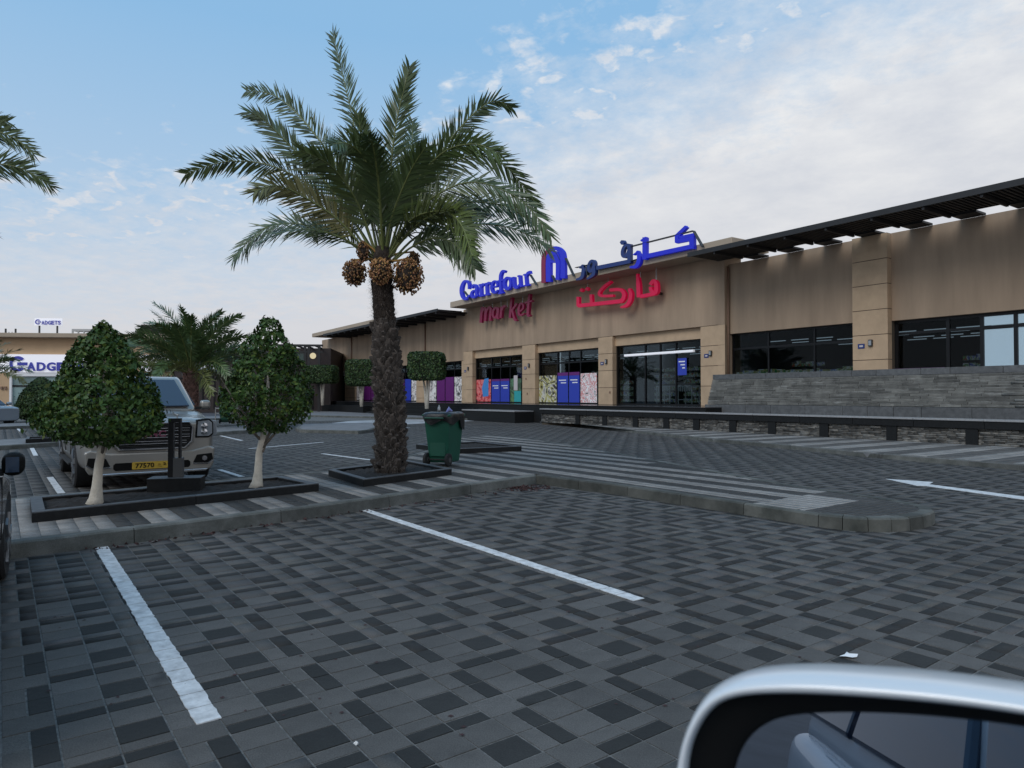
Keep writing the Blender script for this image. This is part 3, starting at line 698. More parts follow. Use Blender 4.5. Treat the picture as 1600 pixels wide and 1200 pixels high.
# ---- platform and steps in front
plat = thing('platform', None, None, rz=FR, kind='structure')
PF = 22.9
MB().box(PF, P0+.55, sA0-1.5, sL+14, .0, FL).build('platform_base', MT['granite'], plat)
m = MB(); s = sA0-1.5
fl = [MB().box(0, 1, 0, 1, 0, 1)]
m = MB()
while s < sL+14:
    for p in (PF-.04, PF+1.0, PF+2.05): m.box(p, p+1.04, s+.004, min(s+1.2, sL+14)-.004, FL+.001, FL+.03)
    s += 1.2
m.build('floor_tile_field', MT['floor'], plat, kind='stuff')
s834 = fS(834, PF)
for k in range(3):
    MB().box(PF-.35*(3-k), PF-.35*(2-k)-.001, s834+6+k*.0, s834+22, 0, .25*(k+1)).build('step', MT['granite'], plat)
MB().box(PF-1.3, PF-.02, s834, s834+5.8, 0, .62).build('planter_block', MT['granite'], plat)
MB().box(PF-1.34, PF-.021, s834-.02, s834+5.82, .621, .68).build('planter_cap', MT['granitetop'], plat)
MB().box(PF-1.3, PF-.02, s834+22.1, s834+42, 0, .7).build('planter_block', MT['granite'], plat)
# ---- low retaining wall with granite bench cap
lw = thing('retaining_wall', 'long low stone faced wall with a dark granite cap and black piers along the road', 'wall', (0, 0, 0), FR)
sw1, sw0 = fS(845, LP), fS(1900, LP)-1
CAP = .85
MB().box(LP+.06, LP+.9, sw0, sw1, 0, CAP-.28).build('wall_core', MT['joint'], lw)
MB().box(LP+.35, PF-.001, sw0, sw1, 0, CAP-.1).build('bench_fill', MT['granite'], lw)
s = sw1
while s > sw0:
    e = max(sw0, s-1.9); m = MB(); m.box(LP-.06, LP+.34, e+.006, s-.006, CAP-.27, CAP-.055, 0); m.box(LP-.09, LP+.42, e+.004, s-.004, CAP-.055, CAP, 1)
    m.build('cap_slab', [MT['granite'], MT['granitetop']], lw, bevel=.004, seg=1); s = e
for sp in [26.4, 24.41, 22.37, 20.53, 18.9, 17.12, 15.4, 13.39, 11.14, 8.9, 6.7]:
    MB().box(LP-.03, LP+.2, sp-.16, sp+.16, .1, CAP-.271).build('wall_pier', MT['granite'], lw)
m = []; tn = []
z = .11; 
while z < CAP-.29:
    hgt = random.uniform(.045, .075); s = sw0
    while s < sw1:
        ln = random.uniform(.14, .42); m.append((LP+random.uniform(0, .035), s+.004, min(s+ln, sw1)-.004, z+.003, min(z+hgt, CAP-.275))); tn.append(random.choice((.5, .8, 1., 1.3, 1.7))*random.uniform(.8, 1.2)); s += ln
    z += hgt
def boxes_np(B, depth):
    B = np.array(B); n = len(B); V = np.zeros((n, 8, 3))
    for k, (a, b, c) in enumerate([(0, 1, 3), (0, 2, 3), (0, 2, 4), (0, 1, 4)]):
        V[:, k] = B[:, [a, b, c]]; V[:, k+4] = B[:, [a, b, c]]+np.array([depth, 0, 0])
    fb = np.array([[3, 2, 1, 0], [0, 1, 5, 4], [1, 2, 6, 5], [2, 3, 7, 6], [3, 0, 4, 7]])
    return V.reshape(-1, 3), (np.arange(n)[:, None, None]*8+fb[None]).reshape(-1, 4)[:, ::-1]
V_, F_ = boxes_np(m, .12)
finish(bpy.data.objects.new('facing_stone_field', npmesh('s', V_, F_, MT['slatestuff'], np.repeat(np.array(tn)*np.array([1.15]), 5)[:, None]*np.array([1.05, .98, .92]))), lw, 'stuff')
# ---- slate cascade wall under the right hand windows
cw = thing('slate_wall', 'grey slate block wall with stepped courses beneath the right hand shop windows', 'wall', (0, 0, 0), FR)
PW = 24.3
cs1 = fS(1114, PW); cs0 = sWend+1; WTOP = 2.44
MB().box(PW+.12, P0-.05, cs0, cs1, FL-.6, WTOP-.03).build('wall_core', MT['mortar'], cw)
s = cs1
while s > cs0:
    e = max(cs0, s-random.choice((.9, 1.2, 1.5))); MB().box(PW-.02, PW+.45, e+.006, s-.006, WTOP-.22, WTOP).build('coping_stone', MT['coping'], cw, bevel=.006, seg=1); s = e
s = cs1+.12
while s > cs0:
    e = max(cs0, s-random.choice((.9, 1.2, 1.5))); MB().box(PW-.40, PW+.2, e+.006, s-.006, FL-.35, FL+.14).build('base_stone', MT['coping'], cw, bevel=.006, seg=1); s = e
courses = 12; ch = (WTOP-.23-(FL+.15))/courses; cand = []
for k in range(courses):
    s = cs1+.06*(1-k/courses)
    while s > cs0:
        e = s-(random.uniform(.45, .95) if s < cs1-.1 else random.choice((.35, .8))); cand.append((k, max(e, cs0), s)); s = e
cand.sort(key=lambda q: q[1]+q[0]*.0)
near = [q for q in cand if q[1] > sR+6.2]; random.shuffle(near)
near.sort(key=lambda q: q[1]); 
indiv = set(near[:270]); stuff = []; tn = []
for q in cand:
    k, e, s = q; z0 = FL+.15+k*ch; pf = PW-.30+.28*k/courses+random.uniform(-.012, .012)
    if q in indiv: MB().box(pf, pf+.12, e+.006, s-.006, z0+.006, z0+ch-.008).build('slate_block', MT['slate'], cw)
    else: stuff.append((pf, e+.006, s-.006, z0+.006, z0+ch-.008)); tn.append(random.uniform(.7, 1.3))
streak(MT['slatestuff2'])
V_, F_ = boxes_np(stuff, .12)
m = MB()
for k in range(courses):
    z0 = FL+.15+k*ch; pf = PW-.30+.28*k/courses; m.box(pf+.03, P0-.1, cs0, cs1+.06*(1-k/courses)-.03, z0, z0+ch)
m.build('mortar_bed', MT['mortar'], cw)
finish(bpy.data.objects.new('slate_block_field', npmesh('s', V_, F_, MT['slatestuff2'], np.repeat(np.array(tn), 5))), cw, 'stuff')
# light mortar efflorescence along courses: thin proud lips
# ================================================================== SIGNS
def ribbon(pts, wd):
    P = [Vector(p) for p in pts]; wd = wd if isinstance(wd, (list, tuple)) else [wd]*len(P); lft, rgt = [], []
    # resample smooth
    if len(P) > 2:
        Q, W_ = [], []
        for i in range(len(P)-1):
            p0, p1, p2, p3 = P[max(i-1, 0)], P[i], P[i+1], P[min(i+2, len(P)-1)]
            for k in range(4):
                t = k/4; Q.append(.5*((2*p1)+(p2-p0)*t+(2*p0-5*p1+4*p2-p3)*t*t+(3*p1-p0-3*p2+p3)*t**3)); W_.append(wd[i]*(1-t)+wd[i+1]*t)
        Q.append(P[-1]); W_.append(wd[-1]); P, wd = Q, W_
    for i, p in enumerate(P):
        d = (P[min(i+1, len(P)-1)]-P[max(i-1, 0)]).normalized(); n_ = Vector((-d.y, d.x))*wd[i]/2; lft.append(p+n_); rgt.append(p-n_)
    return [((lft[i]), (lft[i+1]), (rgt[i+1]), (rgt[i])) for i in range(len(P)-1)]
def sign(name, label, cat, crop, plane, letters, depth=.18, group=None):
    """letters: list of (part name, material, [strokes]); crop: origin x,y and scale of the measured drawing"""
    ox, oy, sc_ = crop
    s_mid, z_mid = fac(ox+letters[0][2][0][0][0][0]/sc_, oy+letters[0][2][0][0][0][1]/sc_, plane)
    t = thing(name, label, cat, (*FP(s_mid, plane), z_mid), FR, group)
    for nm, mt, strokes in letters:
        m = MB(); k = 0
        for st in strokes:
            pts, wdt = st
            dz = .0035*(k % 9); k += 1
            quads = ribbon(pts, wdt) if wdt is not None else [tuple(Vector(p) for p in pts)]
            # weld the ribbon: shared side walls only on outline
            if wdt is None: outl = quads[0]
            else: outl = [q[0] for q in quads]+[quads[-1][1]]+[quads[-1][2]]+[q[3] for q in quads[::-1]]
            C = []
            for q in outl: a, b = fac(ox+q.x/sc_, oy+q.y/sc_, plane); C.append((a-s_mid, b-z_mid))
            n = len(C); A = sum(C[i][0]*C[(i+1) % n][1]-C[(i+1) % n][0]*C[i][1] for i in range(n))
            if wdt is None: fr_, bk = [tuple(range(n))], [tuple(range(n, 2*n))[::-1]]
            else:
                h = n//2; fr_ = [(i, i+1, n-2-i, n-1-i) for i in range(h-1)]; bk = [tuple(x+n for x in f[::-1]) for f in fr_]
            fs = fr_+bk+[(i, n+i, n+(i+1) % n, (i+1) % n) for i in range(n)]
            if A > 0: fs = [f[::-1] for f in fs]
            m.add([(-dz, a, b) for a, b in C]+[(depth-dz, a, b) for a, b in C], fs)
        m.build(nm, MT[mt], t)
    return t
def ell(cx, cy, rx, ry, sl=0, n=12):
    return [(cx+rx*math.cos(2*math.pi*i/n)+sl*math.sin(2*math.pi*i/n), cy-ry*math.sin(2*math.pi*i/n)) for i in range(n+1)]
c6 = (700, 340, 6.665); c7 = (880, 340, 6.667)
carre = [
 ('letter', 'blue', [([(212, 745), (214, 690), (190, 662), (160, 672), (138, 730), (138, 790), (155, 835), (185, 845), (222, 805)], [16, 26, 24, 26, 34, 34, 28, 24, 14]), ([(217, 658), (217, 735)], 12)]),
 ('letter', 'blue', [([(242, 735), (255, 708), (280, 705), (292, 740), (292, 800), (312, 812)], [20, 22, 22, 24, 24, 14]), ([(292, 755), (255, 765), (240, 795), (252, 828), (280, 820), (292, 795)], [14, 18, 24, 22, 16, 12])]),
 ('letter', 'blue', [([(336, 695), (341, 810)], 24), ([(318, 702), (342, 696)], 14), ([(322, 818), (364, 808)], 14), ([(342, 730), (358, 695), (378, 700)], [10, 22, 26])]),
 ('letter', 'blue', [([(396, 682), (402, 796)], 24), ([(380, 690), (402, 684)], 14), ([(384, 805), (424, 796)], 14), ([(402, 712), (418, 680), (438, 684)], [10, 22, 26])]),
 ('letter', 'blue', [([(458, 725), (508, 712), (502, 672), (478, 662), (456, 690), (450, 735), (465, 775), (492, 778), (515, 752)], [12, 16, 22, 18, 26, 28, 24, 18, 10])]),
 ('letter', 'blue', [([(545, 780), (540, 640), (548, 585), (568, 556), (592, 565)], [26, 26, 26, 24, 26]), ([(516, 662), (582, 646)], 16), ([(522, 790), (572, 778)], 14)]),
 ('letter', 'blue', [(ell(615, 685, 34, 58, 2), [26]*13)]),
 ('letter', 'blue', [([(680, 618), (684, 700), (700, 728), (722, 722), (742, 690)], [24, 26, 26, 20, 12]), ([(742, 600), (750, 712)], 24), ([(660, 628), (684, 622)], 14), ([(722, 612), (744, 604)], 14), ([(750, 716), (772, 708)], 14)]),
 ('letter', 'blue', [([(804, 588), (814, 698)], 24), ([(782, 598), (806, 590)], 14), ([(794, 708), (842, 697)], 14), ([(810, 625), (826, 580), (856, 568)], [10, 24, 32])]),
 ('strut', 'steel', [([(845, 592), (912, 700)], 5), ]), ('strut', 'steel', [([(160, 765), (230, 860)], 5)]),
]
sign('rooftop_sign', 'blue raised rooftop letters reading Carrefour on the tan roof edge', 'sign', c6, 24.38, carre)
logo = [
 ('arch_left', 'crimson', [([(993, 680), (993, 440), (1012, 380), (1055, 330), (1100, 312)], [44, 44, 42, 34, 24])]),
 ('arch_right', 'blue', [([(1195, 632), (1192, 420), (1172, 352), (1120, 318), (1065, 335)], [48, 48, 48, 42, 18])]),
 ('arch_inner', 'blue', [([(1044, 668), (1044, 440), (1062, 392), (1100, 370), (1130, 385), (1142, 430), (1140, 648)], [50, 50, 50, 46, 46, 42, 40]), ([(1060, 400), (1125, 400), (1125, 470), (1060, 470)], None)]),
 ('rail', 'steel', [([(1075, 345), (1120, 365), (1145, 400), (1160, 440)], 8)]),
 ('strut', 'steel', [([(1215, 420), (1300, 610)], 5)]), ('strut', 'steel', [([(1075, 600), (1108, 665)], 5)])]
sign('rooftop_emblem', 'red and blue arch shaped rooftop emblem beside the blue letters', 'sign', c6, 24.38, logo)
arab = [
 ('letter', 'blue', [([(1278, 92), (1182, 190)], [30, 40]), ([(1182, 185), (1182, 262)], 40), ([(1172, 250), (1316, 222)], 38), ([(1210, 208), (1362, 176)], 30), ([(1338, 178), (1338, 325)], 48), ([(1338, 300), (865, 402)], 44)]),
 ('letter', 'blue', [([(846, 205), (844, 436)], 42), ([(806, 242), (858, 205)], 16)]),
 ('letter', 'blue', [([(768, 345), (786, 400), (782, 460), (752, 508), (692, 516)], [16, 38, 40, 36, 18]), ([(730, 388), (775, 350)], 12)]),
 ('letter', 'navy', [(ell(648, 345, 32, 62, 14), [30]*13), ([(684, 275), (684, 472)], 34), ([(690, 455), (345, 524)], 40), ([(590, 258), (605, 236), (628, 236), (640, 258), (628, 280), (605, 282)], None)]),
 ('letter', 'navy', [(ell(290, 505, 28, 55, 10), [28]*13), ([(318, 520), (312, 590), (245, 640)], [30, 34, 16])]),
 ('letter', 'navy', [([(196, 490), (206, 560), (188, 625), (132, 645)], [16, 34, 36, 16]), ([(165, 525), (205, 492)], 12)]),
 ('rail', 'steel', [([(700, 298), (1345, 135)], 7)]), ('rail', 'steel', [([(120, 520), (300, 480)], 5)]), ('rail', 'steel', [([(700, 450), (770, 430)], 5)]),
 ('strut', 'steel', [([(1345, 135), (1440, 300)], 9)]), ('strut', 'steel', [([(240, 490), (245, 600)], 5)]),
]
sign('rooftop_sign', 'blue raised Arabic rooftop letters at the right end of the roof edge', 'sign', c7, 24.38, arab)
mk = [
 ('letter', 'crimson', [([(352, 930), (338, 1095)], 24), ([(345, 1010), (372, 948), (392, 960), (384, 1078)], [10, 20, 24, 24]), ([(392, 1000), (420, 940), (444, 950), (436, 1062), (452, 1062)], [10, 20, 24, 24, 10])]),
 ('letter', 'crimson', [(ell(490, 990, 24, 52, 6), [20]*13), ([(522, 935), (514, 1045), (530, 1045)], [22, 22, 10])]),
 ('letter', 'crimson', [([(556, 925), (546, 1045)], 22), ([(552, 985), (576, 925), (600, 925)], [10, 20, 22])]),
 ('letter', 'crimson', [([(662, 815), (642, 1045)], 22), ([(650, 985), (716, 895)], 18), ([(668, 965), (692, 1060), (716, 1070)], [18, 22, 12])]),
 ('letter', 'crimson', [([(738, 985), (780, 945), (776, 900), (752, 898), (734, 950), (742, 1015), (792, 1000)], [12, 16, 18, 18, 22, 22, 12])]),
 ('letter', 'crimson', [([(846, 795), (828, 1010), (852, 1015)], [22, 24, 12]), ([(798, 888), (876, 866)], 16)]),
]
SP = 25.4
def rods(t, crop, rl, plane, z1=8.0):
    ox, oy, k = crop; base = Vector(t.location)
    for x, y in rl:
        s_, z_ = fac(ox+x/k, oy+y/k, plane); q = FP(s_, plane+.1); c_, s2 = math.cos(FR), math.sin(FR); dx, dy = q[0]-base.x, q[1]-base.y
        lx, ly = dx*c_+dy*s2, -dx*s2+dy*c_
        MB().tube([(lx, ly, z_-base.z), (lx, ly, z1-base.z)], .025, 6).build('hanger', MT['galv'], t)
t = sign('wall_sign', 'dark red hanging letters reading market under the roof edge', 'sign', c6, SP, mk)
rods(t, c6, [(355, 960), (450, 950), (540, 940), (605, 930), (765, 890)], SP)
amk = [
 ('letter', 'red', [([(905, 700), (935, 660), (962, 680), (968, 750), (955, 785), (915, 760), (905, 720)], [34, 36, 38, 40, 36, 34, 30]), ([(955, 790), (800, 822)], 36), ([(768, 585), (780, 700), (786, 830)], [16, 40, 40])]),
 ('letter', 'red', [([(680, 740), (700, 790), (692, 860), (655, 915), (595, 935)], [24, 36, 38, 34, 14])]),
 ('letter', 'red', [([(495, 665), (420, 720), (372, 785), (400, 815), (520, 812)], [22, 26, 28, 28, 24]), ([(480, 755), (590, 750), (632, 800), (610, 862), (540, 876), (150, 918)], [30, 34, 38, 40, 40, 36]), ([(152, 925), (152, 825)], 28), ([(292, 885), (288, 800)], 26), ([(168, 758), (190, 735), (212, 755), (190, 775)], None), ([(228, 744), (248, 722), (268, 742), (248, 762)], None)]),
]
t = sign('wall_sign', 'bright red hanging Arabic letters on the wall under the roof edge', 'sign', c7, SP, amk)
rods(t, c7, [(240, 730), (455, 680), (790, 620), (955, 650)], SP)
MB().box(P0-.35, P0-.02, fS(1035, P0)-.06, fS(1035, P0)+.06, fac(1035, 459, P0)[1]-.06, fac(1035, 459, P0)[1]+.06).build('sign_bracket', MT['steel'], bld)
# ================================================================== LEFT SHOPS
SA = R(6.0)
Ls0 = Vector((G(0, 643)[0]*0-46.3, 62.2, 0))
lf = thing('shop_building', 'tan shop block at the far left with a white fascia board', 'building', (-46.3, 62.2, 0), SA)
def LS(px, py=HZ, off=0.0):          # local x along the shopfront, z
    d = ray(px, py); c, s_ = math.cos(SA), math.sin(SA); o_ = Vector((-46.3, 62.2)); nn = Vector((-s_, c)); o_ = o_+nn*off
    t = (o_.x*nn.x+o_.y*nn.y)/(d.x*nn.x+d.y*nn.y); q = Vector((d.x*t, d.y*t))-Vector((-46.3, 62.2))
    return (q.x*c+q.y*s_, EYE+d.z*t)
x0 = LS(-160)[0]; xg = LS(208)[0]; xw = LS(268)[0]; xe = LS(500)[0]
zt = LS(60, 528)[1]
MB().box(x0, xw, 0, 14, 0, zt).build('wall', MT['beige'], lf)
MB().box(x0, xw+.3, -.9, 14, zt, zt+.38).build('roof_slab', MT['fascia'], lf, bevel=.03)
za, zb = LS(60, 582)[1], LS(60, 554)[1]
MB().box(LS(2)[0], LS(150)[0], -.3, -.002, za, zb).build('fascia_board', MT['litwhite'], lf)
MB().box(LS(17)[0], LS(150)[0], -.25, -.002, za-.35, za-.003).build('lintel', MT['white'], lf)
MB().box(LS(17)[0], LS(20.5)[0], -.25, -.002, .1, za-.36).build('door_jamb', MT['white'], lf)
MB().box(LS(20.5)[0], LS(150)[0], -.06, -.002, .2, za-.36).build('shop_window', mat('pale_shop_glass', (.20, .30, .30), .1, var=.5, scale=.6), lf)
MB().box(LS(20.5)[0], LS(150)[0], -.12, -.061, za-1.3, za-1.15).build('window_frame', MT['black'], lf)
MB().box(LS(-160)[0], LS(-10)[0], -.07, -.002, .2, za-.36).build('shop_window', MT['carglass'], lf)
for x in (3, 9): MB().box(LS(x)[0]-.08, LS(x)[0]+.1, -.12, -.002, LS(x, 606)[1]-.15, LS(x, 606)[1]+.12).build('wall_box', MT['pipe'], lf)
sg = thing('shop_sign', 'blue letters reading GADGETS on the white fascia board at far left', 'sign', (-46.3, 62.2, 0), SA)
def put_text(body, px0, px1, ytop, ybot, parent, mt, off=-.35, ls=LS, sx=None, name='letter', dep=.05, bold=.0):
    xa, z1 = ls(px0, ytop, off); xb, z0 = ls(px1, ybot, off); me = text_mesh(body, 1.0, dep, bold)
    co = np.array([v.co[:] for v in me.vertices]); mn, mxx = co.min(0), co.max(0)
    for v in me.vertices:
        v.co = ((v.co.x-mn[0])/(mxx[0]-mn[0])*(xb-xa)+xa, off-v.co.z, (v.co.y-mn[1])/(mxx[1]-mn[1])*(z1-z0)+z0)
    me.materials.clear(); me.materials.append(MT[mt]); o = bpy.data.objects.new(name, me); finish(o, parent); return o
def gmark(cx, cy, r, parent, off, ls, wd):
    m = MB(); pts = []; xc, zc_ = ls(cx, cy, off); rr_ = abs(ls(cx+r, cy, off)[0]-xc)
    A = [R(40)+R(280)*i/18 for i in range(19)]
    inn = [(xc+(rr_-wd)*math.cos(a), zc_+(rr_-wd)*math.sin(a)) for a in A]; ou = [(xc+rr_*math.cos(a), zc_+rr_*math.sin(a)) for a in A]
    for i in range(18): m.add([(ou[i][0], off, ou[i][1]), (ou[i+1][0], off, ou[i+1][1]), (inn[i+1][0], off, inn[i+1][1]), (inn[i][0], off, inn[i][1])], [(0, 1, 2, 3)])
    for i in range(18): m.add([(ou[i][0], off+.08, ou[i][1]), (ou[i+1][0], off+.08, ou[i+1][1]), (ou[i+1][0], off, ou[i+1][1]), (ou[i][0], off, ou[i][1])], [(0, 1, 2, 3)])
    m.box(xc-rr_*.05, xc+rr_*1.15, off-.004, off+.076, zc_-wd*.5, zc_+wd*.5); m.build('letter', MT['gadget'], parent)
gmark(27.5, 568.5, 13, sg, -.36, LS, .28)
for i, ch_ in enumerate('ADGETS'): put_text(ch_, 42+i*15.6, 55.5+i*15.6, 566, 579.5, sg, 'gadget', bold=.035)
rs = thing('rooftop_sign', 'small white billboard with blue GADGETS lettering on posts above the far left roof', 'sign', (-46.3, 62.2, 0), SA)
zr = zt+.38; OB = 3.0
xa, z1 = LS(54, 497, OB); xb, z0 = LS(97, 509, OB)
MB().box(xa, xb, OB, OB+.12, z0, z1).build('board', MT['litwhite'], rs)
for x in (60, 88): q = LS(x, 505, OB)[0]; MB().box(q-.06, q+.06, OB+.121, OB+.24, zr, z0+.5).build('post', MT['steel'], rs)
gmark(59.5, 503, 4.3, rs, OB-.05, lambda x, y, o=0: LS(x, y, OB), .1)
for i, ch_ in enumerate('ADGETS'):
    put_text(ch_, 65+i*5.1, 69.4+i*5.1, 501, 507.3, rs, 'gadget', off=OB-.06, bold=.03, dep=.02)
for x in (9, 14, 19, 24.5):
    q = LS(x, 510, 4)[0]; h_ = .8 if x in (9, 24.5) else .5
    tag(MB().tube([(q*math.cos(SA)-4*math.sin(SA)-46.3, q*math.sin(SA)+4*math.cos(SA)+62.2, zr), (q*math.cos(SA)-4*math.sin(SA)-46.3, q*math.sin(SA)+4*math.cos(SA)+62.2, zr+h_)], .09 if h_ > .6 else .03, 6).build('roof_post', MT['steel']), {9: 'leftmost tall dark post on the far left shop roof', 14: 'thin short rod just right of the leftmost roof post', 19: 'thin short rod next to the right hand tall roof post', 24.5: 'right hand tall dark post left of the rooftop billboard'}[x], 'post', 'posts on the far left roof')
q0, q1 = LS(112, 515, 3)[0], LS(130, 515, 3)[0]
t = thing('roof_frame', 'grey metal frame standing on the far left roof right of the billboard', 'frame', (-46.3, 62.2, 0), SA)
m = MB(); m.box(q0, q1+1.2, 3, 4, zr+.55, zr+.75); m.build('deck', MT['galv'], t); 
for q in (q0, (q0+q1)/2, q1): MB().box(q, q+.12, 3, 3.12, zr, zr+.549).build('leg', MT['galv'], t)
# restaurant and dark shop
rb = thing('restaurant_building', 'dark brown restaurant front behind the palm with white Arabic lettering', 'building', (-46.3, 62.2, 0), SA)
zd = LS(300, 543)[1]
MB().box(xw+.31, xe+1, -.2, 14, 0, zd).build('wall', MT['brownshop'], rb)
MB().box(LS(222)[0], LS(267)[0], -.6, -.201, LS(240, 581)[1], LS(240, 555)[1]).build('sign_board', MT['litwhite'], rb)
MB().box(LS(222)[0], LS(258)[0], -.5, -.201, LS(240, 588)[1], LS(240, 583)[1]).build('lintel', MT['beige'], rb)
m = MB()
for x in range(272, 500, 9): q = LS(x)[0]; m.box(q, q+.12, -.26, -.201, .3, LS(300, 592)[1])
m.box(LS(268)[0], xe, -.25, -.205, LS(300, 592)[1], LS(300, 591)[1]+.05); m.build('shopfront_frame', MT['black'], rb)
MB().box(LS(190)[0], LS(219)[0], 4, 10, zd, LS(200, 500)[1]).build('stair_tower', MT['brownshop'], rb)
def lsr(x, y, o=0): return LS(x, y, 0)
o = put_text('\ufe95\ufeee\ufee3\ufeae\ufec0\ufea3', 226, 262, 557, 569, rb, 'ink', off=-.64, name='arabic_lettering', dep=.01, bold=.02)
o = put_text('Al Hatoma', 228, 258, 571, 578, rb, 'ink', off=-.64, name='lettering', dep=.01, bold=.02)
o = put_text('\ufef2\ufed8\ufee8\ufedf\ufe8d  \ufee2\ufecc\ufec4\ufee4\ufee0\ufedf  \ufedb', 304, 362, 552, 562, rb, 'white', off=-.25, name='arabic_lettering', dep=.02, bold=.02)
for i, ch_ in enumerate('NAND'): put_text(ch_, 309+i*8.2, 316+i*8.2, 569, 578.5, rb, 'white', off=-.25, bold=.02)
m = MB(); cx_, cz_ = LS(283, 565)
for r_ in (.95, .6):
    for a in range(4):
        p0 = Vector((math.cos(a*math.pi/2), math.sin(a*math.pi/2)))*r_; p1 = Vector((math.cos((a+1)*math.pi/2), math.sin((a+1)*math.pi/2)))*r_
        m.tube([(cx_+p0.x, -.24, cz_+p0.y), (cx_+p1.x, -.24, cz_+p1.y)], .05, 5)
m.build('diamond_emblem', MT['pskin'], rb)
# pergola frame with round lit plaque
pg = thing('pergola', 'dark steel pergola with a round glowing plaque left of the mall corner', 'pergola', (-46.3, 62.2, 0), SA)
zpt = LS(480, 538, -4)[1]; xa = LS(430, HZ, -4)[0]; xb = LS(504, HZ, -4)[0]
m = MB(); m.box(xa, xb, -4, -3.8, zpt-.18, zpt); m.box(xa, xb, -3.99, -3.81, zpt-.75, zpt-.6); m.build('beam', MT['darkwood'], pg)
for x in (440, 458, 474, 480, 496): q = LS(x, HZ, -4)[0]; MB().box(q, q+.22, -3.98, -3.82, 0, zpt-.181).build('post', MT['darkwood'], pg)
for i in range(5): q = xa+(xb-xa)*i/5; MB().box(q, q+.12, -3.799, 0, zpt-.15, zpt-.02).build('rafter', MT['darkwood'], pg)
MB().box(LS(479, HZ, -4)[0]+.24, LS(497, HZ, -4)[0], -3.96, -3.85, 1.6, zpt-.76).build('dark_panel', MT['brownshop'], pg)
cx_, cz_ = LS(489, 556, -4); MB().lathe([(.27, -4.03), (.27, -3.97)], 20, 'y', (cx_, 0, cz_)).build('round_plaque', mat('plaque', (.6, .5, .3), .6, emit=(.9, .75, .45), estr=.35), pg)
MB().box(LS(452, HZ, -4)[0], LS(478, HZ, -4)[0], -3.9, -3.86, LS(450, 566, -4)[1], zpt-.76).build('green_glass', mat('green_glass', (.03, .06, .055), .1), pg)
# ================================================================== PLANTERS
def planter(name, label, pxs, h, wd=.12, z0=KH, soil=True, base_px_h=None):
    P = [G(x, y, z0+h) for x, y in pxs]; t = thing(name, label, 'planter'); 
    cx = sum(p[0] for p in P)/len(P); cy = sum(p[1] for p in P)/len(P); t.location = (cx, cy, z0); P = [(p[0]-cx, p[1]-cy) for p in P]
    I = offset_poly(P, wd); n = len(P)
    for i in range(n):
        a, b, c, d = Vector(P[i]), Vector(P[(i+1) % n]), Vector(I[(i+1) % n]), Vector(I[i]); L_ = (b-a).length; k = max(1, round(L_/1.4))
        for j in range(k):
            e = .003/max(.1, (b-a).length); t0, t1 = j/k+e, (j+1)/k-e
            MB().prism([tuple(a.lerp(b, t0)), tuple(a.lerp(b, t1)), tuple(d.lerp(c, t1)), tuple(d.lerp(c, t0))], -.004, h-.012).build('rim_stone', MT['granite'], t)
            m = MB(); m.prism([tuple(a.lerp(b, t0)), tuple(a.lerp(b, t1)), tuple(d.lerp(c, t1)), tuple(d.lerp(c, t0))], h-.012, h); m.build('rim_top', MT['rimtop'], t)
    m = MB(); pts = []
    x0_, x1_ = min(p[0] for p in I), max(p[0] for p in I); y0_, y1_ = min(p[1] for p in I), max(p[1] for p in I); nx, ny = 46, 24
    a, b, c, d = [Vector(p) for p in I]
    vs = []
    for i in range(nx+1):
        for j in range(ny+1):
            q = a.lerp(b, i/nx).lerp(d.lerp(c, i/nx), j/ny); vs.append((q.x, q.y, h-.045+random.uniform(-.012, .018)))
    fs = [(i*(ny+1)+j, (i+1)*(ny+1)+j, (i+1)*(ny+1)+j+1, i*(ny+1)+j+1) for i in range(nx) for j in range(ny)]
    m.add(vs, fs).build('soil', MT['soil'], t, kind='stuff', smooth=True)
    return t
MT['rimtop'] = mat('rim_top', (.065, .066, .07), .6, var=.35, scale=10)
planter('planter', 'long low black granite planter holding two round trees beside the road kerb', [(50, 800.7), (498.3, 755), (440, 743.3), (46.7, 776.7)], .11)
planter('planter', 'square low granite planter around the big date palm', [(568, 749), (706, 732), (638, 719), (513, 733.5)], .11, wd=.10)
t = planter('planter', 'low dark empty planter behind the green wheelie bin', [(650, 694), (716, 701), (815, 697), (745, 689.5)], .12, wd=.1)
planter('planter', 'small far planter at the left behind the parked suv', [(40, 686), (100, 683), (98, 680), (42, 682.5)], .12, z0=.13, wd=.08)
# ================================================================== LEAVES
def leaves(pts, nrm, size, jitter=.8, aspect=.5, tones=None):
    n = len(pts); nrm = nrm+RNG.normal(0, jitter, (n, 3)); nrm /= np.linalg.norm(nrm, axis=1)[:, None]+1e-9
    t = np.cross(nrm, RNG.normal(0, 1, (n, 3))); t /= np.linalg.norm(t, axis=1)[:, None]+1e-9; b = np.cross(nrm, t)
    s_ = size*RNG.uniform(.55, 1.4, (n, 1)); t = t*s_; b = b*s_*aspect
    V = np.stack([pts-t*.5, pts+b*.5+nrm*s_*.08, pts+t*.5, pts-b*.5+nrm*s_*.08], 1).reshape(-1, 3)
    return V, (np.arange(n)[:, None]*4+np.arange(4)[None])
def leafmesh(name, pts, nrm, size, mt, parent, tones, jitter=.8, aspect=.5, kind='stuff'):
    V, Fc = leaves(pts, nrm, size, jitter, aspect); me = npmesh(name, V, Fc, mt, tones)
    return finish(bpy.data.objects.new(name, me), parent, kind)
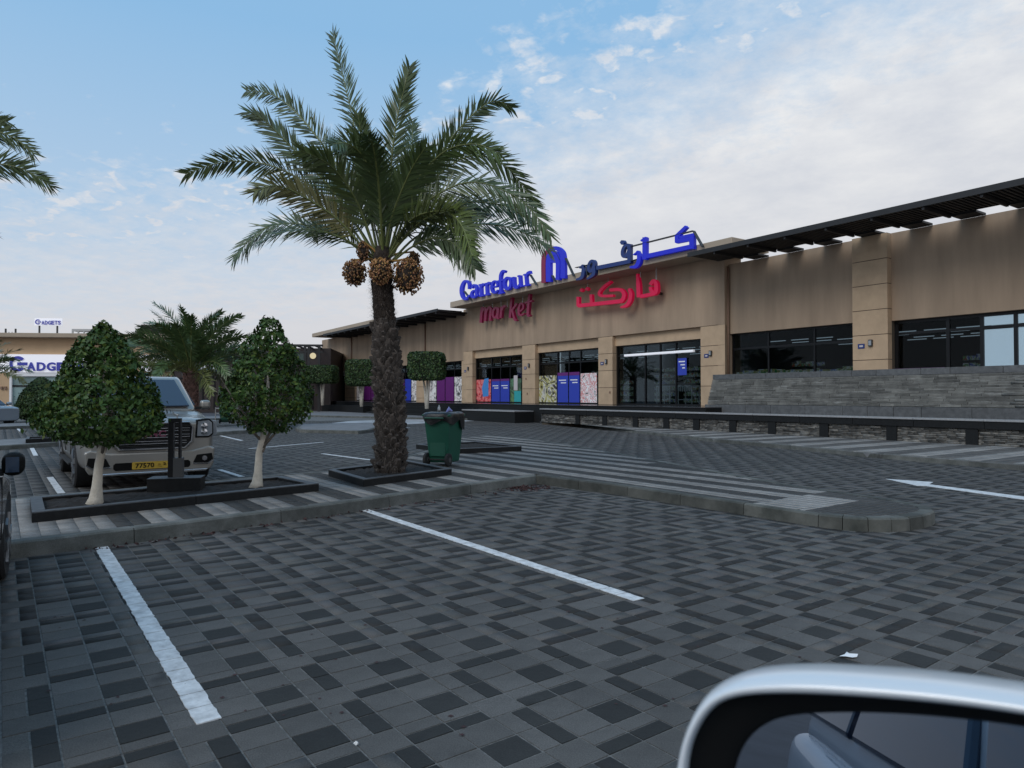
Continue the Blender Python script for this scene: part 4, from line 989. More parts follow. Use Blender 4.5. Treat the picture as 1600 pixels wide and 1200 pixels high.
def prof_crown(prof, n, cx=0, cy=0, lump=.12, shell=.55, seed=1, squash=(1, 1)):
    """prof: [(z, r)...] bottom to top"""
    rg = np.random.default_rng(seed); zs = np.array([a for a, _ in prof]); rs_ = np.array([b for _, b in prof])
    wts = rs_+.04; zz = np.interp(rg.uniform(0, 1, n), np.concatenate([[0], np.cumsum((wts[1:]+wts[:-1])/2*np.diff(zs))])/np.sum((wts[1:]+wts[:-1])/2*np.diff(zs)), zs)
    th = rg.uniform(0, 2*np.pi, n); rr = np.interp(zz, zs, rs_)
    lum = 1+lump*(np.sin(3*th+zz*7+seed)+np.sin(5*th-zz*9+2*seed)*.6+np.sin(11*th+zz*23)*.35)
    k = 1-(1-shell)*rg.power(1, n)*rg.uniform(0, 1, n)**1.5; r_ = rr*lum*k
    stray = rg.uniform(0, 1, n) < .03; r_ = np.where(stray, r_*rg.uniform(1.05, 1.22, n), r_)
    P = np.stack([cx+r_*np.cos(th)*squash[0], cy+r_*np.sin(th)*squash[1], zz+rg.normal(0, .02, n)], 1)
    Nn = np.stack([np.cos(th), np.sin(th), np.full(n, .35)+(zz-zs.mean())/(zs.max()-zs.min())], 1)
    return P, Nn
def leaftones(n, seed=0):
    rg = np.random.default_rng(seed); a = rg.uniform(.55, 1.25, n); y = (rg.uniform(0, 1, n) < .18)
    return np.stack([a*np.where(y, 2.0, 1), a*np.where(y, 1.35, 1), a*np.where(y, .9, 1)], 1)
def small_tree(px_, py_, label, prof_px, scale_px, cxo, trunk_r, seed, branches, nleaf=6500, thin=-.36):
    x, y = G(px_, py_, KH+.1); t = thing('round_tree', label, 'tree', (x, y, KH+.08), group='trees in the long planter')
    zof = lambda yy: EYE-(yy-HZ)/scale_px-(KH+.08)
    prof = sorted([(zof(yy), hw*(.82 if seed == 3 else .78)/scale_px) for yy, hw in prof_px]); cx = cxo/scale_px
    zb = prof[0][0]
    tp = [(-.02, 0, -.05), (0, 0, .06), (.01, 0, .2), (.02, .01, zb*.6), (.05+cx*.3, 0, zb), (.06+cx*.5, .02, zb+.5), (cx, 0, zb+1.0)]
    MB().tube(tp, [trunk_r*2.0, trunk_r*1.35, trunk_r, trunk_r*.85, trunk_r*.8, trunk_r*.45, .012], 12).build('trunk', MT['whitewood'], t, smooth=True)
    rg = random.Random(seed)
    for k in range(branches):
        a = rg.uniform(0, 6.28); l = rg.uniform(.25, .45); z0 = zb*rg.uniform(.55, 1.1); c0 = Vector((.04+cx*.2, 0, z0))
        e = c0+Vector((math.cos(a)*l, math.sin(a)*l, rg.uniform(.35, .8))); mid = c0.lerp(e, .5)+Vector((0, 0, -.04))
        MB().tube([c0, mid, e], [trunk_r*.42, trunk_r*.26, .006], 6).build('branch', MT['bark'], t, smooth=True)
        m2 = MB()
        for q in range(5):
            f_ = c0.lerp(e, rg.uniform(.4, .95)); g = f_+Vector((rg.uniform(-.3, .3), rg.uniform(-.3, .3), rg.uniform(.05, .35))); m2.tube([f_, g], [.008, .003], 4)
        m2.build('twigs', MT['bark'], t, kind='stuff')
    P, Nn = prof_crown(prof, nleaf, cx, 0, .075 if seed == 3 else .12, .35, seed)
    # thin out by clumps so light shows through
    cl = np.sin(P[:, 0]*17+seed)*np.sin(P[:, 1]*15)*np.sin(P[:, 2]*16+seed*2); keep = cl > thin; P, Nn = P[keep], Nn[keep]
    leafmesh('foliage', P, Nn, .062, MT['leaf'], t, leaftones(len(P), seed), .9, .55)
    return t
small_tree(150, 783, 'rounded cone shaped tree with a white painted trunk in front of the champagne suv',
           [(506, 6), (518, 20), (534, 38), (556, 54), (580, 68), (605, 82), (630, 96), (652, 108), (668, 106), (682, 72), (694, 26)], 131, 9, .055, 3, 7, 12500)
small_tree(402, 757, 'looser round tree with a pale trunk at the right end of the long planter',
           [(500, 9), (512, 24), (526, 30), (545, 52), (565, 58), (590, 72), (620, 84), (640, 80), (655, 60), (672, 30)], 108, 16, .055, 8, 9, 12500, -.12)
# hanging spray on the second tree comes from its clumped crown
def box_tree(px_, p, label, wpx, ytop, ybot, z0=.75):
    d = ray(px_, HZ); t_ = p/(d.x*Wd[0]+d.y*Wd[1]); X_, Y_ = d.x*t_, d.y*t_; pm_ = F/Y_
    t = thing('box_tree', label, 'tree', (X_, Y_, z0), FR*0, 'box clipped trees before the mall')
    zt_, zb_ = EYE-(ytop-HZ)/pm_-z0, EYE-(ybot-HZ)/pm_-z0; hw = wpx/2/pm_
    rg = np.random.default_rng(int(px_)); n = 5200
    P = rg.uniform(-1, 1, (n, 3)); ax = rg.integers(0, 3, n); P[np.arange(n), ax] = np.sign(P[np.arange(n), ax])
    Nn = P*0; Nn[np.arange(n), ax] = P[np.arange(n), ax]
    q = np.abs(P); r_ = (q**6).sum(1)**(1/6); P = P/r_[:, None]*rg.uniform(.93, 1.02, (n, 1))
    P = P*np.array([hw, hw, (zt_-zb_)/2])+np.array([0, 0, (zt_+zb_)/2])
    leafmesh('foliage', P, Nn+.001, .13, MT['hedge'], t, leaftones(n, int(px_)), .6, .6)
    m = MB(); c = .88; 
    vs = []; 
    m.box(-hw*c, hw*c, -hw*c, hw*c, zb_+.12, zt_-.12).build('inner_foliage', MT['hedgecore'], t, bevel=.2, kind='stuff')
    for k, (a, b) in enumerate(((-.12, .25), (.1, -.3), (.0, .1))): MB().tube([(a*.3, 0, -.05), (a, b*.2, zb_*.6), (a*2.5, b, zb_+.3)], [.09, .07, .05], 7).build('trunk', MT['whitewood'], t, smooth=True)
for a in ((667, 20, 'box clipped tree nearest the red lettering, directly above the green bin', 56, 550, 594), (565, 20, 'box clipped tree just left of the big palm trunk', 45, 562, 603), (504, 20, 'leftmost box clipped tree, in front of the mall corner', 44, 571, 599)): box_tree(*a)
def cone_shrub(px_, py_, label, prof_px):
    x, y = G(px_, py_); k = F/y; t = thing('clipped_shrub', label, 'shrub', (x, y, 0))
    prof = sorted([(EYE-(yy-HZ)/k, hw/k) for yy, hw in prof_px]); P, Nn = prof_crown(prof, 7000, 0, 0, .03, .8, 4)
    leafmesh('foliage', P, Nn, .12, MT['hedge'], t, leaftones(len(P), 9), .6, .6)
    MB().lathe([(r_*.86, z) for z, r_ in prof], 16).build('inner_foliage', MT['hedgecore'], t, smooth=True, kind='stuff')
    MB().tube([(0, 0, 0), (0, 0, prof[0][0]+.2)], .25, 8).build('stem', MT['joint'], t)
cone_shrub(64, 660, 'dense dome shaped clipped shrub before the white shop fascia', [(590, 4), (598, 14), (612, 24), (630, 33), (645, 37), (653, 32), (656, 14)])
x, y = G(46, 656); tag(MB().lathe([(.22, 0), (.2, .1), (.12, .5), (.06, .62)], 12).build('marker_cone', MT['white'], smooth=True), 'small white cone standing beneath the dome shaped shrub', 'cone').location = (x, y, 0)
# ================================================================== PALMS
def bez(pts, n):
    P = [Vector(p) for p in pts]; r = []
    segs = len(P)-1
    for i in range(n+1):
        u = i/n*segs; k = min(int(u), segs-1); t = u-k; p0, p1, p2, p3 = P[max(k-1, 0)], P[k], P[k+1], P[min(k+2, segs)]
        r.append(.5*((2*p1)+(p2-p0)*t+(2*p0-5*p1+4*p2-p3)*t*t+(3*p1-p0-3*p2+p3)*t**3))
    return r
def frond_mesh(ctrl, pairs=70, ll=.42, tone=(1, 1, 1), wid=.022, rr=.022, seed=0, vang=22, bare=.22, twist=None, face=False):
    rg = np.random.default_rng(seed); C = bez(ctrl, 24); m = MB()
    L_ = [0.]
    for i in range(24): L_.append(L_[-1]+(C[i+1]-C[i]).length)
    T = L_[-1]
    def at(s):
        k = min(23, max(0, int(np.searchsorted(L_, s)-1))); f_ = (s-L_[k])/max(1e-6, L_[k+1]-L_[k]); return C[k].lerp(C[k+1], f_), (C[k+1]-C[k]).normalized()
    V, Fc, tn = [], [], []
    Z = Vector((0, 0, 1))
    tw = rg.uniform(-.9, .9) if twist is None else twist
    for i in range(pairs):
        f_ = bare+(1-bare)*(i+.5)/pairs; p, d = at(f_*T)
        side = d.cross(Z)
        if side.length < .15: side = d.cross(Vector((math.cos(seed), math.sin(seed), 0)))
        if face: side = d.cross(Vector((0, 1, 0)))
        side.normalize(); up = side.cross(d).normalized()
        rot = Matrix.Rotation(tw, 3, d); side = rot @ side; up = rot @ up
        lf_ = ll*(min(1, .55+1.6*max(0, f_-.1)))*(1.0 if f_ < .7 else 1-.50*(f_-.7)/.3)
        for sg_ in (-1, 1):
            fa = R(rg.normal(58-26*f_, 5)); va = R(rg.normal(vang-10*f_, 22))
            dr = (d*math.cos(fa)+(side*sg_*math.cos(va)+up*math.sin(va))*math.sin(fa)).normalized()
            l = lf_*rg.uniform(.82, 1.1); wv = (dr.cross(up)).normalized()*wid*.5*rg.uniform(.8, 1.2); droop = Vector((0, 0, -1))*l*rg.uniform(.03, .16)
            a = p+d*rg.uniform(-.01, .01); b = a+dr*l*.45+droop*.2; c = a+dr*l+droop
            k = len(V); V += [a-wv*.5, a+wv*.5, b+wv, b-wv, c+wv*.08, c-wv*.08]; Fc += [(k, k+1, k+2, k+3), (k+3, k+2, k+4, k+5)]
            br = rg.uniform(.7, 1.3); t3 = (br*tone[0], br*tone[1], br*tone[2]); tn += [t3, t3]
    nq = len(Fc)
    # rachis
    rp = []; 
    for i, c in enumerate(C):
        d = (C[min(24, i+1)]-C[max(0, i-1)]).normalized(); s_ = d.cross(Z); s_ = s_ if s_.length > .1 else Vector((1, 0, 0)); s_.normalize(); u_ = s_.cross(d)
        r_ = rr*(1-.88*i/24)+.002
        for k in range(4): a = k*math.pi/2; rp.append(c+(s_*math.cos(a)*1.3+u_*math.sin(a))*r_)
    k0 = len(V); V += rp
    for i in range(24):
        for k in range(4): Fc.append((k0+i*4+k, k0+i*4+(k+1) % 4, k0+(i+1)*4+(k+1) % 4, k0+(i+1)*4+k)); tn.append((2.2, 1.7, 1.3))
    Vn = np.array([tuple(v) for v in V]); me = npmesh('frond', Vn, np.array(Fc), MT['frond'], np.array(tn)); return me
def arc_frond(az, el, length, droop, n=6, drop_exp=1.6):
    """control points of a frond leaving the crown"""
    P = [Vector((0, 0, 0))]; h = Vector((math.cos(az), math.sin(az), 0)); e = el
    for i in range(n): 
        st = length/n; e2 = el-droop*((i+.5)/n)**drop_exp; P.append(P[-1]+(h*math.cos(e2)+Vector((0, 0, 1))*math.sin(e2))*st)
    return P
scale_m = MB(); 
# a cut palm leaf base: flared wedge
scale_m.add([(-.062, 0, -.05), (.062, 0, -.05), (.06, .035, .05), (-.06, .035, .05), (-.022, .085, .125), (.026, .09, .12), (.018, .11, .10), (-.02, .105, .095), (-.04, -.03, .10), (.04, -.03, .10)],
            [(0, 1, 6, 7), (7, 6, 5, 4), (1, 2, 5, 6), (3, 0, 7, 4), (4, 5, 9, 8), (2, 9, 5), (3, 4, 8)])
scaleA = scale_m.mesh('leaf_base', MT['palmbark']); scaleB = scale_m.mesh('leaf_base_dark', MT['palmfibre'])
def big_palm():
    bx_, by_ = G(610, 736, KH+.08); dist = by_
    t = thing('date_palm', 'tall date palm with shaggy trunk and fruit bunches in the middle of the car park', 'palm tree', (bx_, by_, KH+.05))
    k = F/by_; zz = lambda py_: EYE-(py_-HZ)/k-(KH+.05); xx = lambda px_: (px_-800)/k-bx_
    # trunk axis and radius measured at heights
    ax = [(738, 610, 27), (720, 610, 26), (690, 610.5, 25.5), (650, 609, 25.5), (600, 607, 24.5), (560, 604, 22.5), (520, 601.5, 20.5), (500, 600, 18), (470, 597.5, 17.5), (445, 596, 18), (425, 595, 20), (405, 596, 19), (385, 597, 13)]
    pts = [(xx(a[1]), 0, zz(a[0])) for a in ax]; rad = [a[2]/k*.78 for a in ax]
    MB().tube([(pts[0][0], 0, -.1)]+pts, [rad[0]*1.05]+rad, 18).build('trunk_core', MT['palmfibre'], t, smooth=True)
    zA = [p[2] for p in pts]; rg = random.Random(5); cnt = 0
    z = .0; row = 0
    extra = MB()
    while z < zz(430):
        cx = np.interp(z, zA, [p[0] for p in pts]); r_ = np.interp(z, zA, rad); upper = z > zz(505); n = 11 if not upper else 12
        for j in range(n):
            a = 2*math.pi*(j+.5*(row % 2))/n+rg.uniform(-.12, .12)
            M_ = Matrix.Translation((cx+math.cos(a)*r_*.93, math.sin(a)*r_*.93, z+rg.uniform(-.02, .02))) @ Matrix.Rotation(a-math.pi/2, 4, 'Z') @ Matrix.Rotation(rg.uniform(-.25, .5) if not upper else -.1, 4, 'X') @ Matrix.Rotation(rg.uniform(-.3, .3), 4, 'Y')
            s_ = rg.uniform(.8, 1.25) if not upper else rg.uniform(.85, 1.05)
            M_ = M_ @ Matrix.Diagonal((s_*1.0, s_*(.85 if not upper else .35), s_*rg.uniform(.8, 1.2), 1))
            if math.sin(a) < .35 and cnt < 300:
                o = bpy.data.objects.new('leaf_base', scaleB if upper else scaleA); o.matrix_local = M_; finish(o, t); cnt += 1
            else:
                extra.add([M_ @ Vector(v) for v in scale_m.v], scale_m.f)
        z += .085 if not upper else .07; row += 1
    extra.build('leaf_base_field', MT['palmbark'], t, kind='stuff')
    # shaggy fibres
    V = []; Fc = []; tn = []
    rgn = np.random.default_rng(3)
    for i in range(5000):
        z = rgn.uniform(0, zz(400)); a = rgn.uniform(0, 6.28); cx = np.interp(z, zA, [p[0] for p in pts]); r_ = np.interp(z, zA, rad)*rgn.uniform(1.0, 1.2)
        p = Vector((cx+math.cos(a)*r_, math.sin(a)*r_, z)); l = rgn.uniform(.03, .13); d = Vector((math.cos(a)*.7, math.sin(a)*.7, rgn.uniform(-.6, 1))).normalized()*l; w_ = Vector((-math.sin(a), math.cos(a), 0))*.005
        kk = len(V); V += [p-w_, p+w_, p+d+w_*.3, p+d-w_*.3]; Fc.append((kk, kk+1, kk+2, kk+3)); tn.append(rgn.uniform(.5, 2.2))
    finish(bpy.data.objects.new('trunk_fibre', npmesh('f', np.array([tuple(v) for v in V]), np.array(Fc), mat('fibre', (.075, .06, .05), .9, attr='tone'), np.array(tn))), t, 'stuff')
    crown = Vector((xx(598), 0, zz(415)))
    def P3(px_, py_, dp):      # measured point at depth offset dp
        q = ray(px_, py_); tt = (dist+dp)/q.y; return Vector((q.x*tt-bx_, dp, EYE+q.z*tt-(KH+.05)))
    exp = [  # measured frond spines: list of (px,py) and depth reached at the tip
        ([(590, 400), (572, 300), (552, 190), (520, 54)], .4, (1, 1, 1)), ([(604, 400), (608, 300), (618, 200), (640, 104)], -.5, (.95, 1, .9)),
        ([(610, 395), (650, 300), (710, 210), (765, 160), (800, 168)], .5, (1, 1.05, .95)), ([(588, 400), (545, 290), (480, 195), (430, 150), (385, 142)], .7, (.85, .9, .85)),
        ([(586, 402), (530, 310), (460, 235), (415, 190), (388, 175)], -.6, (1, 1, 1)), ([(584, 405), (520, 320), (440, 265), (360, 252), (290, 272)], .2, (1.1, 1, .8)),
        ([(584, 408), (530, 345), (470, 305), (430, 290), (398, 300)], -1.0, (1.9, 1.2, .8)), ([(584, 412), (540, 375), (470, 350), (410, 358), (365, 404)], .3, (1.05, 1, .85)),
        ([(612, 400), (650, 330), (730, 285), (810, 310), (860, 368)], -.5, (1.1, 1.05, .8)), ([(614, 400), (660, 300), (730, 245), (790, 260), (838, 320)], .8, (1, 1, .85)),
        ([(614, 406), (660, 365), (740, 350), (810, 360), (860, 392)], 1.0, (.95, 1, .9)), ([(612, 410), (645, 385), (680, 372), (715, 385), (742, 420)], -.9, (1, 1, .9)),
        ([(606, 400), (640, 300), (690, 240), (740, 225), (780, 240)], -1.1, (1.1, 1.1, .8)), ([(600, 400), (590, 310), (570, 250), (545, 225), (520, 225)], -1.6, (1.0, 1.0, .8)),
        ([(606, 400), (630, 330), (660, 270), (700, 245)], 1.8, (.9, 1, .9)), ([(592, 402), (575, 330), (545, 270), (500, 240)], 1.7, (.8, .9, .85)),
        ([(600, 400), (600, 330), (595, 270), (575, 215)], 1.0, (.8, .9, .85)), ([(606, 402), (640, 345), (690, 330), (720, 350), (738, 400)], -1.7, (1.3, 1.15, .7)),
        ([(590, 404), (555, 350), (520, 340), (500, 345), (488, 370)], 1.8, (.9, .9, .8)), ([(602, 402), (612, 340), (640, 270), (665, 230)], -1.0, (1.1, 1.1, .85)),
        ([(610, 402), (650, 350), (720, 318), (790, 322), (835, 352)], .1, (1.0, 1, .85)), ([(590, 402), (560, 320), (520, 262), (470, 235)], -1.3, (1.2, 1.1, .75)),
        ([(604, 400), (618, 330), (640, 262), (645, 190)], .9, (.85, .95, .9)), ([(598, 400), (585, 320), (572, 260), (560, 180)], -.7, (1, 1, .9)),
    ]
    for i, (pl, dp, tn_) in enumerate(exp):
        n_ = len(pl); C = [P3(a, b, dp*(j/(n_-1))**1.3) for j, (a, b) in enumerate(pl)]
        finish(bpy.data.objects.new('frond', frond_mesh(C, 92, .47, tn_, .032, .02, i, twist=((i*7) % 5-2)*.28, face=True)), t)
    rg = random.Random(9)
    for i in range(6):
        az = i*2.399; el = R(rg.uniform(35, 80)); P = arc_frond(az, el, rg.uniform(2.4, 3.3), R(rg.uniform(50, 100)))
        if abs(math.cos(az)) > .75: P = arc_frond(az, el, 2.2, R(80))
        P = [p+crown for p in P]
        finish(bpy.data.objects.new('frond', frond_mesh(P, 80, .44, (rg.uniform(.8, 1.2), rg.uniform(.85, 1.05), rg.uniform(.7, .9)), .032, .02, 50+i)), t)
    # date bunches
    ico = [(0, 0, 1), (.9, 0, .3), (.28, .85, .3), (-.72, .53, .3), (-.72, -.53, .3), (.28, -.85, .3), (.72, .53, -.4), (-.28, .85, -.4), (-.9, 0, -.4), (-.28, -.85, -.4), (.72, -.53, -.4), (0, 0, -1)]
    icf = [(0, 1, 2), (0, 2, 3), (0, 3, 4), (0, 4, 5), (0, 5, 1), (1, 6, 2), (2, 6, 7), (2, 7, 3), (3, 7, 8), (3, 8, 4), (4, 8, 9), (4, 9, 5), (5, 9, 10), (5, 10, 1), (1, 10, 6), (11, 7, 6), (11, 8, 7), (11, 9, 8), (11, 10, 9), (11, 6, 10)]
    for px_, py_, rx_, ry_, dp, n_, hi in ((554, 426, 18, 20, -.1, 400, 1.3), (594, 424, 17, 20, -.36, 400, 1.9), (637, 432, 24, 28, -.14, 560, 1.6), (567, 394, 9, 17, -.1, 130, .9), (646, 408, 11, 15, .15, 130, .8)):
        c = P3(px_, py_, dp); rr_ = rx_/k; hh = ry_/k; V = []; Fc = []; tn = []
        bc = thing('x', None, None) if False else None
        for i in range(n_):
            v = Vector((rg.gauss(0, 1), rg.gauss(0, 1), rg.gauss(0, 1))).normalized(); q = c+Vector((v.x*rr_, v.y*rr_, v.z*hh))*rg.uniform(.72, 1.08)
            M_ = Matrix.Rotation(rg.uniform(-.8, .8), 3, 'X') @ Matrix.Rotation(rg.uniform(-.8, .8), 3, 'Y'); kk = len(V)
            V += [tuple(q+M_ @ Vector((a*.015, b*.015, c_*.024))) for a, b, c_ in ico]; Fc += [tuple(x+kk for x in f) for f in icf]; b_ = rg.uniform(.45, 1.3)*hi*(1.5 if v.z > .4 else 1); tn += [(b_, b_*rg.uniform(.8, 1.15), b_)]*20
        core = finish(bpy.data.objects.new('date_bunch', npmesh('d', np.array(V), np.array(Fc), MT['date'], np.array(tn))), t, 'stuff')
        MB().lathe([(.001, hh*.85), (rr_*.6, hh*.6), (rr_*.8, 0), (rr_*.6, -hh*.6), (.001, -hh*.85)], 10, 'z', tuple(c)).build('bunch_core', MT['palmfibre'], t)
        m = MB(); top_ = crown+Vector((0, -.05, .1)); m.tube([top_, (Vector(c)+top_)/2+Vector((0, 0, .12)), Vector(c)+Vector((0, 0, hh))], [.02, .018, .014], 6)
        for q in range(12): m.tube([Vector(c)+Vector((0, 0, hh*1.1)), Vector(c)+Vector((rg.uniform(-1, 1)*rr_*.8, rg.uniform(-1, 1)*rr_*.8, hh*.5))], .005, 4)
        m.build('stalk', MT['stalk'], t)
    return t
big_palm()
def far_palm(label, x, y, z0, trunk_h, tr, nf, length, seed, ll=.4, tone=(1, 1, 1), pairs=40, el=(5, 85), group='background date palms', bark='palmbark'):
    t = thing('date_palm', label, 'palm tree', (x, y, z0), group=group); rg = random.Random(seed)
    m = MB(); m.tube([(0, 0, -.1), (0, 0, trunk_h*.5), (0, 0, trunk_h), (0, 0, trunk_h+.35)], [tr*1.1, tr, tr*1.05, tr*.5], 12)
    z = 0; r = 0
    m.build('trunk', MT[bark], t, smooth=True); m = MB()
    while z < trunk_h+.1:
        for j in range(9):
            a = 2*math.pi*(j+.5*(r % 2))/9; M_ = Matrix.Translation((math.cos(a)*tr, math.sin(a)*tr, z)) @ Matrix.Rotation(a-math.pi/2, 4, 'Z') @ Matrix.Diagonal((1.3, .8, 1.4, 1)); m.add([M_ @ Vector(v) for v in scale_m.v], scale_m.f)
        z += .15; r += 1
    m.build('leaf_base_field', MT[bark], t, kind='stuff')
    for i in range(nf):
        az = i*2.399+rg.uniform(-.2, .2); k = (i+.5)/nf; e = R(el[1]-(el[1]-el[0])*k+rg.uniform(-6, 6)); P = [p+Vector((0, 0, trunk_h+.1)) for p in arc_frond(az, e, length*rg.uniform(.85, 1.1), R(rg.uniform(45, 85)))]
        br = 1.6 if k > .75 else 1
        finish(bpy.data.objects.new('frond', frond_mesh(P, pairs, ll, (tone[0]*br, tone[1]*(1+(br-1)*.2), tone[2]), (.062 if y > 20 else .03), .03, seed*100+i)), t)
    return t
MT['redbark'] = mat('reddish_palm_bark', (.15, .085, .07), .95, var=.5, scale=6, bump=1, obrand=.2)
X_ = (298-800)/F*31; far_palm('mid distance date palm behind the champagne suv, in front of the brown restaurant', X_, 31, 0, 2.4, .27, 54, 3.4, 4, .55, (1.2, 1.3, 1.2), 60, (5, 88), bark='redbark')
X_ = (192-800)/F*44; far_palm('farther date palm half hidden behind the cone shaped tree', X_, 44, 0, 3.2, .3, 24, 3.0, 6, .45, (.9, 1, .9), 30)
X_ = (-28-800)/F*38; far_palm('date palm at the far left edge beyond the shop sign', X_, 38, 0, 2.6, .3, 24, 2.6, 8, .45, (1, 1, .9), 30)
X_ = (-175-800)/F*13.2; t = far_palm('near date palm outside the left edge with drooping tips in the sky', X_, 13.2, 0, 4.3, .28, 16, 2.1, 12, .44, (1, 1, .9), 70, (45, 85))
kk = F/13.2
for i, pl in enumerate(([(-175, 330), (-110, 250), (-40, 205), (15, 212), (52, 240)], [(-175, 335), (-100, 285), (-30, 258), (30, 262), (78, 290)], [(-175, 330), (-100, 230), (-50, 190), (12, 190)])):
    C = []
    for a, b in pl: q = ray(a, b); tt = 13.2/q.y; C.append(Vector((q.x*tt-X_, 0, EYE+q.z*tt)))
    finish(bpy.data.objects.new('frond', frond_mesh(C, 92, .50, (1, 1, .9), .032, .02, 900+i, twist=.3, face=True)), t)
# ================================================================== WHEELIE BINS
def wheelie_bin(label, x, y, z, rz, bag=True):
    t = thing('wheelie_bin', label, 'bin', (x, y, z), rz, 'green wheelie bins')
    def frustum(w0, d0, w1, d1, z0, z1, m=None, cy0=0, cy1=0):
        m = m or MB(); m.add([(-w0, cy0-d0, z0), (w0, cy0-d0, z0), (w0, cy0+d0, z0), (-w0, cy0+d0, z0), (-w1, cy1-d1, z1), (w1, cy1-d1, z1), (w1, cy1+d1, z1), (-w1, cy1+d1, z1)],
            [(3, 2, 1, 0), (4, 5, 6, 7), (0, 1, 5, 4), (1, 2, 6, 5), (2, 3, 7, 6), (3, 0, 4, 7)]); return m
    frustum(.21, .24, .275, .335, .06, .96, cy0=.02).build('body', MT['bin'], t, bevel=.03, seg=3)
    MB().box(-.30, .30, -.36, .355, .955, 1.0).build('rim', MT['bin'], t, bevel=.015)
    MB().box(-.17, .17, -.27, -.235, .18, .62).build('ribbed_back', MT['bin'], t, bevel=.02)
    for s in (-1, 1):
        MB().lathe([(.10, -.03), (.125, -.022), (.125, .022), (.10, .03)], 24, 'x', (s*.235, -.27, .125)).build('wheel', MT['rubber'], t, smooth=False)
        MB().lathe([(.055, -.036), (.05, .036)], 16, 'x', (s*.235, -.27, .125)).build('hub', mat('hub', (.06, .06, .06), .5), t)
    MB().tube([(-.22, -.27, .125), (.22, -.27, .125)], .015, 8).build('axle', MT['rubber'], t)
    MB().tube([(-.2, -.42, .93), (.2, -.42, .93)], .017, 8).build('handle', MT['bin'], t)
    if bag:
        m = MB(); n = 40; rg = random.Random(4); vs = []
        for r_, zz_ in ((.0, 1.03), (.8, 1.04), (1.0, 1.035), (1.13, 1.0), (1.12, .93), (1.10, .86)):
            for j in range(n):
                a = 2*math.pi*j/n; c_, s_ = math.cos(a), math.sin(a); q = (abs(c_)**5+abs(s_)**5)**(-1/5)
                wob = 1+.02*math.sin(a*9+zz_*30)+rg.uniform(-.012, .012); dz = (.045*math.sin(a*5+1)-.02 if zz_ < .9 else 0)-(.12 if (zz_ < .9 and .2 < a < 1.8) else 0)
                vs.append((c_*q*.285*r_*wob, s_*q*.345*r_*wob, zz_+dz+rg.uniform(-.006, .006)))
        fs = [(i*n+j, i*n+(j+1) % n, (i+1)*n+(j+1) % n, (i+1)*n+j) for i in range(5) for j in range(n)]
        m.add(vs, fs).build('bag_liner', MT['bag'], t, smooth=True)
    else: MB().box(-.3, .3, -.38, .36, 1.002, 1.05).build('lid', MT['bag'], t, bevel=.02)
    return t
bx_, by_ = G(693, 727, KH); wheelie_bin('dark green wheelie bin with a black bag liner beside the big palm', bx_, by_+.1, KH, R(-22))
# rubbish poking from the bin
tt = thing('water_bottle', 'clear crumpled plastic bottle poking out of the near green bin', 'bottle', (bx_-.10, by_+.12, KH+1.03))
MB().lathe([(.03, 0), (.033, .05), (.03, .09), (.012, .13), (.012, .145)], 12).build('body', MT['lamp'], tt, smooth=True)
tag(MB().tube([(bx_+.05, by_+.05, KH+1.03), (bx_+.1, by_+.08, KH+1.10), (bx_+.16, by_+.07, KH+1.05)], [.02, .05, .02], 7).build('paper_wrapper', mat('blue_wrapper', (.25, .28, .6), .6), smooth=True), 'crumpled blue and white wrapper on top of the near green bin', 'wrapper')
x, y = G(551, 644); wheelie_bin('far green wheelie bin left of the palm trunk before the mall steps', x, y, .0, R(10), False)
x, y = G(353, 665); wheelie_bin('green wheelie bin beside the parked trolleys behind the suv', x, y, .12, R(10), False)
# trolleys
x, y = G(386, 665.5)
for k in range(2):
    t = thing('shopping_trolley', ('front' if k == 0 else 'rear')+' metal shopping trolley with a purple handle beyond the right round tree', 'trolley', (x-k*.35, y+k*.12, .13), R(8), 'trolleys by the far bin')
    m = MB()
    for i in range(9): m.tube([(-.42+.1*i, -.25, .55), (-.42+.1*i, -.25, .95)], .008, 4); m.tube([(-.42+.1*i, .25, .55), (-.42+.1*i, .25, .95)], .008, 4)
    for z_ in (.55, .68, .82, .95): m.tube([(-.42, -.25, z_), (.4, -.22, z_), (.4, .22, z_), (-.42, .25, z_), (-.42, -.25, z_)], .009, 4)
    m.build('basket', MT['galv'], t); m = MB()
    for s in (-.22, .22): m.tube([(-.42, s, .95), (-.3, s, .3), (-.4, s, .12)], .014, 5); m.tube([(-.4, s, .14), (.42, s*.8, .14)], .014, 5)
    m.build('frame', MT['galv'], t); MB().tube([(-.52, -.26, 1.0), (-.52, .26, 1.0)], .03, 8).build('handle', MT['posterpurple'], t)
    for a in (-.4, .4):
        for s in (-.2, .2): MB().lathe([(.06, -.015), (.06, .015)], 12, 'y', (a, s, .06)).build('wheel', MT['rubber'], t)
t = thing('trolley_rail', 'low metal rail of the trolley park beyond the right round tree', 'rail', (x-1.1, y+.2, .13), R(-4))
for z_ in (.5, .75): MB().tube([(-.6, 0, z_), (1.6, 0, z_)], .025, 6).build('bar', MT['galv'], t)
for a in (-.6, .5, 1.6): MB().tube([(a, 0, 0), (a, 0, .8)], .025, 6).build('post', MT['galv'], t)
